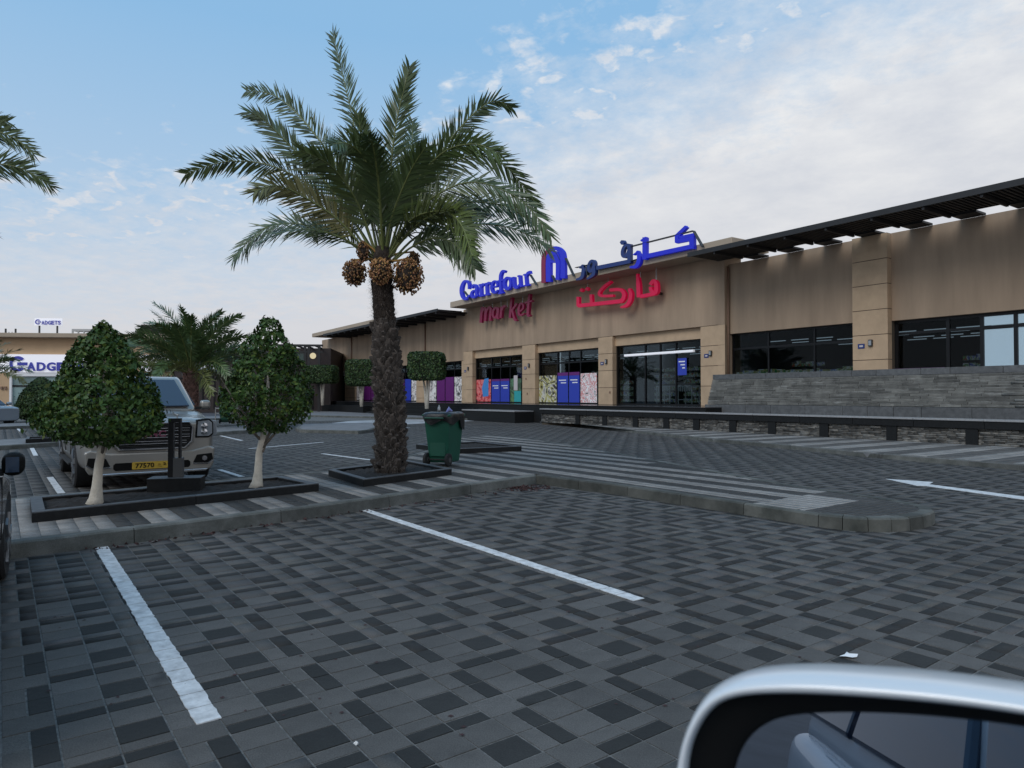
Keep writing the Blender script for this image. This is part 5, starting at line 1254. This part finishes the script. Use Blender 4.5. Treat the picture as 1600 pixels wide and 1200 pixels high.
# bollard lamp on plinth
cx_, cy_ = G(276, 762, KH+.1); 
pl = tag(MB().box(-.33, .33, -.17, .17, 0, .17).build('plinth', MT['granite'], bevel=.006), 'black granite plinth under the dark bollard in the long planter', 'plinth'); pl.location = (cx_, cy_, KH+.07); pl.rotation_euler = (0, 0, R(14))
pt = tag(MB().box(-.335, .335, -.175, .175, 0, .006).build('x', MT['rimtop']), '', ''); pt.parent = pl; pt.location = (0, 0, .171); pt.name = 'plinth_top'; del pt['label']; del pt['category']
t = thing('bollard_lamp', 'dark twin plate bollard lamp on the black plinth in front of the suv', 'bollard lamp', (cx_-.02, cy_, KH+.248), R(14))
MB().box(-.085, -.02, -.05, .05, 0, .74).build('plate', MT['black'], t, bevel=.003, seg=1); MB().box(.045, .07, -.05, .05, .20, .74).build('plate', MT['black'], t)
MB().box(-.085, .07, -.05, .05, .741, .80).build('cap', MT['black'], t); MB().box(-.019, .10, -.055, .055, 0, .26).build('foot', mat('dark_grey_metal', (.06, .06, .06), .5), t)
# ================================================================== CARS
def car(name, label, loc, rz, L_, W_, H_, paint, hood, belt, wsx, roofx, rearx, wheel_r, fo, wb, group=None, detail=None, zb=.24, front_taper=.90, md=(0, 0, .27)):
    """local frame: +x forward, front face at x=0"""
    t = thing(name, label, 'car', loc, rz, group); w_ = W_/2; Pm = MT[paint]
    def prof(wd, zlo, zsh, ztop, crown):
        return [(0, zlo), (wd*.80, zlo), (wd*.965, zlo+.05), (wd*.992, zlo+.22), (wd, (zlo+zsh)/2+.05), (wd*.995, zsh-.10), (wd*.975, zsh-.03), (wd*.92, ztop-.01), (wd*.6, ztop+crown*.7), (0, ztop+crown)]
    secs = []
    hh = hood; r_ = -L_
    for x, wf, zl, zs, zt_, cr in ((0, front_taper*.94, zb+.06, hh-.11, hh-.10, .02), (-.03, front_taper*.97, zb+.02, hh-.07, hh-.06, .03), (-.10, front_taper+.02, zb, hh-.04, hh-.03, .04), (-.30, .975, zb, hh-.015, hh-.005, .05), (-.7, 1.0, zb, hh, hh+.005, .055),
                                   (wsx*.75, 1.0, zb, hh+.03, hh+.03, .055), (wsx, 1.0, zb, belt-.01, belt-.02, .05), (roofx, 1.0, zb, belt, belt, .02), ((roofx+rearx)/2, 1.0, zb, belt, belt, .02), (rearx, 1.0, zb, belt+.01, belt+.01, .02), (r_+.35, .985, zb+.02, belt, belt, .02), (r_+.08, .95, zb+.05, belt-.02, belt-.03, .02), (r_, .90, zb+.12, belt-.06, belt-.07, .01)):
        secs.append([(x, y, z) for y, z in prof(w_*wf, zl, zs, zt_, cr)])
    m = MB(); n = len(secs[0]); ring = 2*n-2; vs = []
    for s in secs:
        vs += s; vs += [(x, -y, z) for x, y, z in s[1:-1][::-1]]
    fs = []
    for i in range(len(secs)-1):
        for j in range(ring): fs.append((i*ring+j, i*ring+(j+1) % ring, (i+1)*ring+(j+1) % ring, (i+1)*ring+j))
    # end caps as ladders of quads
    for base, flip in ((0, 0), ((len(secs)-1)*ring, 1)):
        for j in range(n-1):
            a = j; b = j+1; c = (ring-b) % ring; d = (ring-a) % ring; f = [base+a, base+b, base+c, base+d]; f = list(dict.fromkeys(f)); fs.append(tuple(f[::-1] if not flip else f))
    m.add(vs, fs); me = m.mesh('body', Pm, True); o = bpy.data.objects.new('body_tmp', me); COL.objects.link(o)
    ss = o.modifiers.new('s', 'SUBSURF'); ss.levels = 2; ss.render_levels = 2
    import bmesh
    bm_ = bmesh.new(); bm_.from_mesh(me); bmesh.ops.recalc_face_normals(bm_, faces=bm_.faces); bm_.to_mesh(me); bm_.free()
    cut = MB()
    for xw in (-fo, -fo-wb):
        for s in (-1, 1): cut.lathe([(wheel_r*1.14, -.30), (wheel_r*1.14, .30)], 32, 'y', (xw, s*(w_-.02), wheel_r*1.02))
    co = bpy.data.objects.new('cut', cut.mesh('cut', MT['rubber'])); COL.objects.link(co)
    bm_ = bmesh.new(); bm_.from_mesh(co.data); bmesh.ops.recalc_face_normals(bm_, faces=bm_.faces); bm_.to_mesh(co.data); bm_.free()
    bo = o.modifiers.new('b', 'BOOLEAN'); bo.object = co; bo.operation = 'DIFFERENCE'; bo.solver = 'EXACT'
    dg = bpy.context.evaluated_depsgraph_get(); dg.update(); ev = bpy.data.meshes.new_from_object(o.evaluated_get(dg), depsgraph=dg)
    bpy.data.objects.remove(o); bpy.data.objects.remove(co)
    body = bpy.data.objects.new('body', ev); finish(body, t)
    try: ev.set_sharp_from_angle(angle=R(38))
    except Exception: pass
    # dark underside box fills the arches
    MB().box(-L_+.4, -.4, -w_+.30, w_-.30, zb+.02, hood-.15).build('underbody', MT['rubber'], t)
    # cabin
    rt = H_; wB_, wR_ = w_*.955, w_*.80; slope = .55
    B = [(wsx, wB_*.93, belt-.04), (wsx-.25, wB_, belt-.04), (rearx, wB_, belt-.04), (rearx-slope*.55, wB_*.92, belt-.04)]
    T_ = [(roofx, wR_*.9, rt-.035), (roofx-.3, wR_, rt), (rearx+.25, wR_, rt-.01), (rearx-.05, wR_*.92, rt-.06)]
    m = MB(); vs = [(x, y, z) for x, y, z in B]+[(x, -y, z) for x, y, z in B[::-1]]+[(x, y, z) for x, y, z in T_]+[(x, -y, z) for x, y, z in T_[::-1]]
    fs = [(i, (i+1) % 8, 8+(i+1) % 8, 8+i) for i in range(8)]+[(8, 9, 14, 15), (9, 10, 13, 14), (10, 11, 12, 13), (7, 6, 1, 0), (6, 5, 2, 1), (5, 4, 3, 2)]
    m.add(vs, fs); me = m.mesh('cabin', Pm, True); bm_ = bmesh.new(); bm_.from_mesh(me); bmesh.ops.recalc_face_normals(bm_, faces=bm_.faces); bm_.to_mesh(me); bm_.free()
    cb = bpy.data.objects.new('cabin', me); bv = cb.modifiers.new('b', 'BEVEL'); bv.width = .07; bv.segments = 4; bv.limit_method = 'ANGLE'; bv.angle_limit = R(12); finish(cb, t)
    def quad_glass(nm, q, ins=(.05, .05), off=.006):
        q = [Vector(p) for p in q]; nn = (q[1]-q[0]).cross(q[3]-q[0]).normalized()
        if nn.dot((sum(q, Vector())/4)-Vector((rearx/2+roofx/2, 0, belt))) < 0: nn = -nn
        a, b = ins; g = [q[0].lerp(q[1], a).lerp(q[3].lerp(q[2], a), b), q[0].lerp(q[1], 1-a).lerp(q[3].lerp(q[2], 1-a), b), q[0].lerp(q[1], 1-a).lerp(q[3].lerp(q[2], 1-a), 1-b), q[0].lerp(q[1], a).lerp(q[3].lerp(q[2], a), 1-b)]
        m = MB(); m.add([p+nn*off for p in g]+[p-nn*.02 for p in g], [(0, 1, 2, 3), (7, 6, 5, 4), (0, 4, 5, 1), (1, 5, 6, 2), (2, 6, 7, 3), (3, 7, 4, 0)]); o = m.build(nm, MT['carglass'], t, bevel=.015)
        bm_ = bmesh.new(); bm_.from_mesh(o.data); bmesh.ops.recalc_face_normals(bm_, faces=bm_.faces); bm_.to_mesh(o.data); bm_.free(); return o
    quad_glass('windscreen', [(B[0][0], B[0][1], B[0][2]+.06), (B[0][0], -B[0][1], B[0][2]+.06), (T_[0][0], -T_[0][1], T_[0][2]), (T_[0][0], T_[0][1], T_[0][2])], (.05, .06), .012)
    quad_glass('rear_window', [(B[3][0], B[3][1], B[3][2]+.06), (B[3][0], -B[3][1], B[3][2]+.06), (T_[3][0], -T_[3][1], T_[3][2]), (T_[3][0], T_[3][1], T_[3][2])], (.08, .1), .012)
    for s in (1, -1):
        cuts = [0, .36, .70, 1]
        for i in range(3):
            a, b = cuts[i], cuts[i+1]; b0, b1, t1, t0 = Vector((B[1][0]-.05, s*wB_, belt+.04)), Vector((B[2][0], s*wB_, belt+.04)), Vector((T_[2][0], s*wR_, rt-.06)), Vector((T_[1][0]+.05, s*wR_, rt-.06))
            quad_glass('side_window', [b0.lerp(b1, a), b0.lerp(b1, b), t0.lerp(t1, b), t0.lerp(t1, a)], (.035, .05), .008)
        # door seams and handles
        for i, a in enumerate((.0, .36, .70)):
            xs_ = (B[1][0]-.05)*(1-a)+B[2][0]*a
            MB().box(xs_-.004, xs_+.004, s*(w_+.001), s*(w_-.02), zb+.2, belt-.05).build('door_seam', MT['rubber'], t)
            if i < 2: MB().box(xs_-.95, xs_-.75, s*(w_+.014), s*(w_-.01), belt-.20, belt-.165).build('door_handle', Pm, t, bevel=.01)
        xm = B[0][0]-.28+md[0]; bz = belt+md[1]; mw = md[2]
        if detail != 'own' or s < 0:
            mm = MB().box(xm-.10, xm+.06, s*(w_+.02), s*(w_+mw), bz+.02, bz+.19).build('wing_mirror', Pm if detail != 'black_mirror' else MT['ink'], t, bevel=.06, seg=4)
            MB().box(xm-.112, xm-.101, s*(w_+.05), s*(w_+mw-.03), bz+.05, bz+.16).build('mirror_glass', MT['mirror'] if detail != 'black_mirror' else MT['carglass'], mm)
            MB().box(xm-.03, xm+.04, s*(w_-.06), s*(w_+.03), bz+.02, bz+.07).build('mirror_arm', MT['rubber'], mm)
    for xw in (-fo, -fo-wb):
        for s in (1, -1):
            r = wheel_r; c = (xw, s*(w_-.13), r)
            ty = MB().lathe([(r*.66, -.12), (r*.94, -.125), (r, -.10), (r, .10), (r*.94, .125), (r*.66, .12)], 36, 'y', c).build('wheel', MT['rubber'], t, smooth=True)
            try: ty.data.set_sharp_from_angle(angle=R(35))
            except Exception: pass
            ys = c[1]+s*.10
            m = MB(); m.lathe([(r*.66, -.004), (r*.62, .012)], 30, 'y', (c[0], ys, c[2])); m.build('rim_well', MT['joint'], ty)
            m = MB(); m.lathe([(r*.14, -.01), (r*.12, .05)], 14, 'y', (c[0], ys, c[2]))
            for k in range(6):
                a = k*math.pi/3+.2; d = Vector((math.cos(a), 0, math.sin(a))); p_ = Vector((-d.z, 0, d.x)); c0 = Vector((c[0], ys+s*.022, c[2]))
                q = [c0+d*r*.1+p_*r*.07, c0+d*r*.1-p_*r*.07, c0+d*r*.62-p_*r*.11, c0+d*r*.62+p_*r*.11]; dd = Vector((0, s*.016, 0))
                m.add([x-dd for x in q]+[x+dd for x in q], [(0, 1, 2, 3), (7, 6, 5, 4), (0, 4, 5, 1), (1, 5, 6, 2), (2, 6, 7, 3), (3, 7, 4, 0)])
            m.build('rim', MT['rim'], ty)
    return t
import bmesh
def polybox(pts, x0, x1):   # polygon in (y,z) extruded along x
    n = len(pts); m = MB(); a = sum(pts[i][0]*pts[(i+1) % n][1]-pts[(i+1) % n][0]*pts[i][1] for i in range(n))
    if a < 0: pts = pts[::-1]
    m.add([(x0, y, z) for y, z in pts]+[(x1, y, z) for y, z in pts], [tuple(range(n))[::-1], tuple(range(n, 2*n))]+[(i, (i+1) % n, n+(i+1) % n, n+i) for i in range(n)]); return m
def rounded(y0, y1, z0, z1, c): return [(y0+c, z0), (y1-c, z0), (y1, z0+c), (y1, z1-c), (y1-c, z1), (y0+c, z1), (y0, z1-c), (y0, z0+c)]
HEAD = PA-math.pi/2+math.pi   # heading -U : world angle
ang = math.atan2(-PU[1], -PU[0])
suv = car('parked_suv', 'champagne silver full size suv parked nose out behind the long planter', (-5.84, 11.22, 0), ang, 5.18, 2.05, 1.88, 'silver', 1.125, 1.265, -1.24, -2.0, -4.75, .40, .98, 2.95, zb=.30, md=(0, -.03, .20))
# front end of the suv
m = polybox(rounded(-.62, .62, .62, 1.10, .12), -.06, .025); m.build('grille_surround', MT['silver'], suv, bevel=.02)
MB_ = polybox([(-.46, .66), (.46, .66), (.565, .76), (.575, .98), (.53, 1.055), (-.53, 1.055), (-.575, .98), (-.565, .76)], 0, .035); gr = MB_.build('grille', MT['ink'], suv)
def yz_loop(pts, x, r, mt, name, parent):
    P = [(x, y, z) for y, z in pts]+[(x, *pts[0])]; return MB().tube(P, r, 6).build(name, MT[mt], parent)
yz_loop([(-.47, .65), (.47, .65), (.575, .755), (.59, .985), (.54, 1.065), (-.54, 1.065), (-.59, .985), (-.575, .755)], .036, .016, 'chrome', 'chrome_ring', gr)
for zz_ in (.955, .85, .75): 
    wd_ = .55 if zz_ > .8 else .50
    for dz in (-.02, .02): MB().tube([(.042, -wd_, zz_+dz), (.042, wd_, zz_+dz)], .008, 6).build('grille_bar', MT['chrome'], gr)
m = MB()
for k in range(16): m.box(.036, .040, -.55, .55, .67+k*.024, .676+k*.024)
m.build('grille_mesh', mat('dark_grey_mesh', (.03, .03, .03), .5), gr, kind='stuff')
def yz_text(body, yc, zc_, h, width, x, parent, mt, name, depth=.006, bold=0):
    me = text_mesh(body, 1, depth, bold); co = np.array([v.co[:] for v in me.vertices]); mn, mx_ = co.min(0), co.max(0)
    for v in me.vertices: v.co = (x+v.co.z, yc-width/2+(v.co.x-mn[0])/(mx_[0]-mn[0])*width, zc_-h/2+(v.co.y-mn[1])/(mx_[1]-mn[1])*h)
    me.materials.clear(); me.materials.append(MT[mt]); o = bpy.data.objects.new(name, me); return finish(o, parent)
for i, c in enumerate('GMC'): yz_text(c, -.13+i*.13, .89, .10, .11, .055, gr, 'redlogo', 'emblem_letter', .012, .03)
for s in (1, -1):
    hl = polybox([(s*.64, .80), (s*.86, .80), (s*.93, .86), (s*.925, 1.06), (s*.86, 1.125), (s*.66, 1.10)], -.16, .012).build('headlight', MT['ink'], suv, bevel=.015)
    polybox([(s*.665, .83), (s*.85, .83), (s*.905, .875), (s*.90, 1.05), (s*.85, 1.095), (s*.68, 1.075)], .0125, .020).build('lamp_lens', MT['lamp'], hl)
    for zc_ in (.90, 1.0): MB().lathe([(.055, .0205), (.05, .034), (.02, .04)], 16, 'x', (0, s*.775, zc_)).build('projector', MT['chrome'], hl)
    polybox([(s*.90, .80), (s*1.0, .84), (s*.985, 1.08), (s*.915, 1.10)], -.42, -.04).build('headlight_side', MT['lamp'], hl, bevel=.01)
    fg = polybox([(s*.60, .39), (s*.84, .38), (s*.92, .44), (s*.90, .54), (s*.66, .52)], -.1, .045).build('fog_lamp_housing', MT['ink'], suv, bevel=.01)
    MB().lathe([(.045, .0), (.04, .015)], 14, 'x', (.046, s*.78, .46)).build('fog_lamp', MT['chrome'], fg)
    MB().tube([(.05, s*.60, .375), (.05, s*.84, .365), (.04, s*.93, .43)], .012, 6).build('chrome_trim', MT['chrome'], fg)
bmp = polybox([(-.93, .36), (-.88, .27), (.88, .27), (.93, .36), (.95, .62), (.86, .66), (.60, .60), (-.60, .60), (-.86, .66), (-.95, .62)], -.14, .035).build('bumper', MT['silver'], suv, bevel=.03, seg=3)
polybox(rounded(-.56, .56, .32, .44, .03), .0352, .0365+.006).build('lower_intake', MT['ink'], suv)
polybox([(-.80, .245), (.80, .245), (.84, .285), (-.84, .285)], -.1, .055).build('chin_trim', MT['chrome'], suv, bevel=.01)
npl = polybox(rounded(-.30, .26, .33, .445, .01), .043, .055).build('number_plate', MT['plate'], suv)
yz_text('77570', -.12, .388, .075, .27, .0565, npl, 'ink', 'plate_number', .002, .02); yz_text('ع 2', .13, .388, .06, .12, .0565, npl, 'ink', 'plate_letters', .002, .02)
for s in (1, -1): MB().box(-3.75, -1.42, s*.93, s*1.06, .33, .37).build('running_board', MT['rubber'], suv, bevel=.01)
MB().box(-2.3, -.55, -.004, .004, 1.0, 1.0).build('bonnet_line', MT['silver'], suv) if False else None
for s in (1, -1): MB().tube([(-.25, s*.42, 1.178), (-.8, s*.46, 1.2), (-1.25, s*.5, 1.235)], .012, 6).build('bonnet_crease', MT['silver'], suv, smooth=True)
# left edge grey saloon: heading +U, its right flank just enters the picture
u_, v_ = guv(16, 900); cW = 1.80
ra = math.atan2(PU[1], PU[0])-R(5); cnx, cny = UV(u_+.88, v_+.065); ox, oy = cnx-math.sin(ra)*cW/2, cny+math.cos(ra)*cW/2
car('parked_car', 'grey saloon at the left edge, nose against the kerb, with a dark wing mirror', (ox, oy, 0), ra, 4.7, cW, 1.45, 'greycar', .84, .93, -1.15, -1.95, -3.7, .33, .92, 2.75, detail='black_mirror', zb=.2, md=(-.32, -.03, .16), front_taper=.86)
# far left silver hatchback
x, y = G(4, 666); car('parked_car', 'small silver blue hatchback far off at the left edge before the tan shops', (x-.6, y+1, 0), R(-20), 4.2, 1.75, 1.5, 'bluecar', .95, 1.0, -.95, -1.6, -3.5, .31, .85, 2.5, zb=.2, front_taper=.86)
x, y = G(333, 650.5); car('parked_car', 'dark car far behind the suv in front of the restaurant', (x+.5, y+.6, 0), R(-10), 4.5, 1.8, 1.45, 'ink_car', .9, .95, -1.1, -1.9, -3.7, .32, .9, 2.6, zb=.2, front_taper=.86) if 'ink_car' in MT else None
# ---- the photographer's own car, flank behind the camera, with its door mirror
hx, hy = PV; hd = math.atan2(hy, hx); lx_, ly_ = -hy, hx
xc, yc = -2.05, .985+.10
own = car('own_car', 'silver car beside the viewer whose door mirror fills the lower right corner', (-(hx*xc+lx_*yc), -(hy*xc+ly_*yc), 0), hd, 4.8, 1.97, 1.72, 'silver2', 1.02, 1.10, -1.25, -1.95, -4.3, .38, .95, 2.8, detail='own')
dm = ray(1400, 1150); dist_m = .36; Mo = Vector((0, 0, EYE))+dm*dist_m
nrm_ = Vector((-.55, -.80, .17)).normalized()
def onplane(px_, py_, back=0.0):
    q = ray(px_, py_); o0 = Mo-nrm_*back; tt = (o0-Vector((0, 0, EYE))).dot(nrm_)/q.dot(nrm_); return Vector((0, 0, EYE))+q*tt
outer = [(1042, 1230), (1050, 1182), (1061, 1144), (1075, 1113), (1091, 1089), (1114, 1070), (1152, 1055), (1230, 1050), (1300, 1053), (1400, 1060), (1500, 1070), (1600, 1085), (1700, 1100), (1780, 1130), (1830, 1180), (1845, 1260), (1830, 1360), (1760, 1440), (1600, 1480), (1400, 1490), (1200, 1470), (1090, 1420), (1046, 1340), (1034, 1280)]
innr = [(1068, 1232), (1072, 1185), (1080, 1155), (1094, 1128), (1110, 1108), (1132, 1094), (1172, 1087), (1240, 1086), (1310, 1089), (1400, 1095), (1500, 1105), (1600, 1119), (1690, 1136), (1755, 1160), (1795, 1200), (1808, 1262), (1795, 1345), (1735, 1412), (1590, 1450), (1400, 1460), (1215, 1442), (1118, 1398), (1078, 1332), (1067, 1280)]
glas = [(1128, 1236), (1134, 1205), (1144, 1180), (1160, 1158), (1182, 1142), (1206, 1132), (1240, 1127), (1290, 1125), (1340, 1125), (1410, 1128), (1500, 1136), (1600, 1149), (1670, 1162), (1722, 1182), (1752, 1215), (1762, 1265), (1750, 1335), (1700, 1385), (1575, 1418), (1400, 1425), (1240, 1408), (1165, 1370), (1136, 1322), (1126, 1278)]
rings = [[onplane(*p) for p in outer], [onplane(*p) for p in innr], [onplane(*p) for p in glas]]
cen = sum(rings[0], Vector())/24
inv_own = Matrix.Translation(own.location) @ Matrix.Rotation(hd, 4, 'Z'); inv_own = inv_own.inverted()
mo = bpy.data.objects.new('door_mirror', None)
def ringmesh(rs_, mt, name, parent, cap_last=False, cap_first=False):
    m = MB(); n = len(rs_[0]); vs = [inv_own @ p for r in rs_ for p in r]; fs = [(i*n+j, i*n+(j+1) % n, (i+1)*n+(j+1) % n, (i+1)*n+j) for i in range(len(rs_)-1) for j in range(n)]
    if cap_last: fs.append(tuple(range((len(rs_)-1)*n, len(rs_)*n)))
    m.add(vs, fs); o = m.build(name, MT[mt], parent, smooth=True); bm_ = bmesh.new(); bm_.from_mesh(o.data); bmesh.ops.recalc_face_normals(bm_, faces=bm_.faces); bm_.to_mesh(o.data); bm_.free()
    s_ = o.modifiers.new('s', 'SUBSURF'); s_.levels = 2; s_.render_levels = 2; return o
def sh(r, k, b): return [cen+(p-cen)*k-nrm_*b for p in r]
def mixr(a, b, k, off): return [p.lerp(q, k)-nrm_*off for p, q in zip(a, b)]
house = ringmesh([mixr(rings[0], rings[1], 1.0, .006), mixr(rings[0], rings[1], .93, .001), mixr(rings[0], rings[1], .6, -.0012), mixr(rings[0], rings[1], .25, .004), mixr(rings[0], rings[1], 0, .016), sh(rings[0], 1.0, .035), sh(rings[0], .96, .06), sh(rings[0], .82, .085), sh(rings[0], .5, .10), sh(rings[0], .1, .104)], 'silver2', 'mirror_housing', own, cap_last=True)
ringmesh([mixr(rings[1], rings[2], -.02, .006), mixr(rings[1], rings[2], .2, .012), mixr(rings[1], rings[2], 1.0, .018), mixr(rings[1], rings[2], 1.03, .024)], 'ink', 'mirror_bezel', house)
g = [p-nrm_*.021 for p in rings[2]]; g2 = [cen+(p-cen)*1.02 for p in g]
m = MB(); m.add([inv_own @ p for p in g2], [tuple(range(24))]); mg = m.build('mirror_glass', MT['mirror'], house)
# arm to the door
e0 = inv_own @ (cen-nrm_*.05-Vector((0, 0, .04))); 
MB().tube([e0, Vector((e0.x-.02, .94, e0.z-.10))], [.035, .04], 10).build('mirror_arm', MT['ink'], house, smooth=True)
# ================================================================== SMALL THINGS
def scrap(px_, py_, r_, mt, label, z=0, n=9, name='paper_scrap'):
    x, y = G(px_, py_, z); rg = random.Random(px_); m = MB(); vs = [(0, 0, .02)]
    for j in range(n): a = 2*math.pi*j/n; q = r_*rg.uniform(.5, 1.1); vs.append((q*math.cos(a), q*.6*math.sin(a), rg.uniform(.002, .018)))
    m.add(vs, [(0, 1+j, 1+(j+1) % n) for j in range(n)]+[tuple(range(n, 0, -1))]); o = m.build(name, MT[mt]); o.location = (x, y, z+.003); return tag(o, label, 'litter')
scrap(1325, 1027, .055, 'litter', 'crumpled white paper scrap on the paving above the car mirror')
scrap(703, 738, .05, 'litter', 'tiny white scrap on the island in front of the green bin', KH)
scrap(556, 1166, .012, 'litter', 'tiny white crumb in a paving joint near the bottom of the frame')
m = MB(); rg = random.Random(3)
for i in range(420):
    if i < 300: px_, py_ = rg.gauss(815, 22), rg.gauss(763, 2.2)
    else: px_ = rg.uniform(130, 800); py_ = 862-(px_-130)*.140+rg.uniform(-3, 2)
    x, y = G(px_, py_); a = rg.uniform(0, 6.28); l = rg.uniform(.012, .035); d = Vector((math.cos(a), math.sin(a)))*l; n_ = Vector((-d.y, d.x))*.4
    m.add([(x-d.x, y-d.y, .004), (x+n_.x, y+n_.y, .012+rg.uniform(0, .02)), (x+d.x, y+d.y, .006), (x-n_.x, y-n_.y, .005)], [(0, 1, 2, 3)])
m.build('fallen_leaves', MT['dryleaf'], kind='stuff')
m = MB()
for px_, py_ in ((468, 984), (545, 1166), (655, 1008), (1322, 250)) : pass
for i in range(90):
    px_, py_ = rg.uniform(60, 1560), rg.uniform(820, 1150); x, y = G(px_, py_); l = rg.uniform(.004, .016); m.add([(x-l, y, .004), (x, y-l*.6, .004), (x+l, y, .004), (x, y+l*.7, .006)], [(0, 1, 2, 3)])
m.build('ground_debris', MT['dryleaf'], kind='stuff')
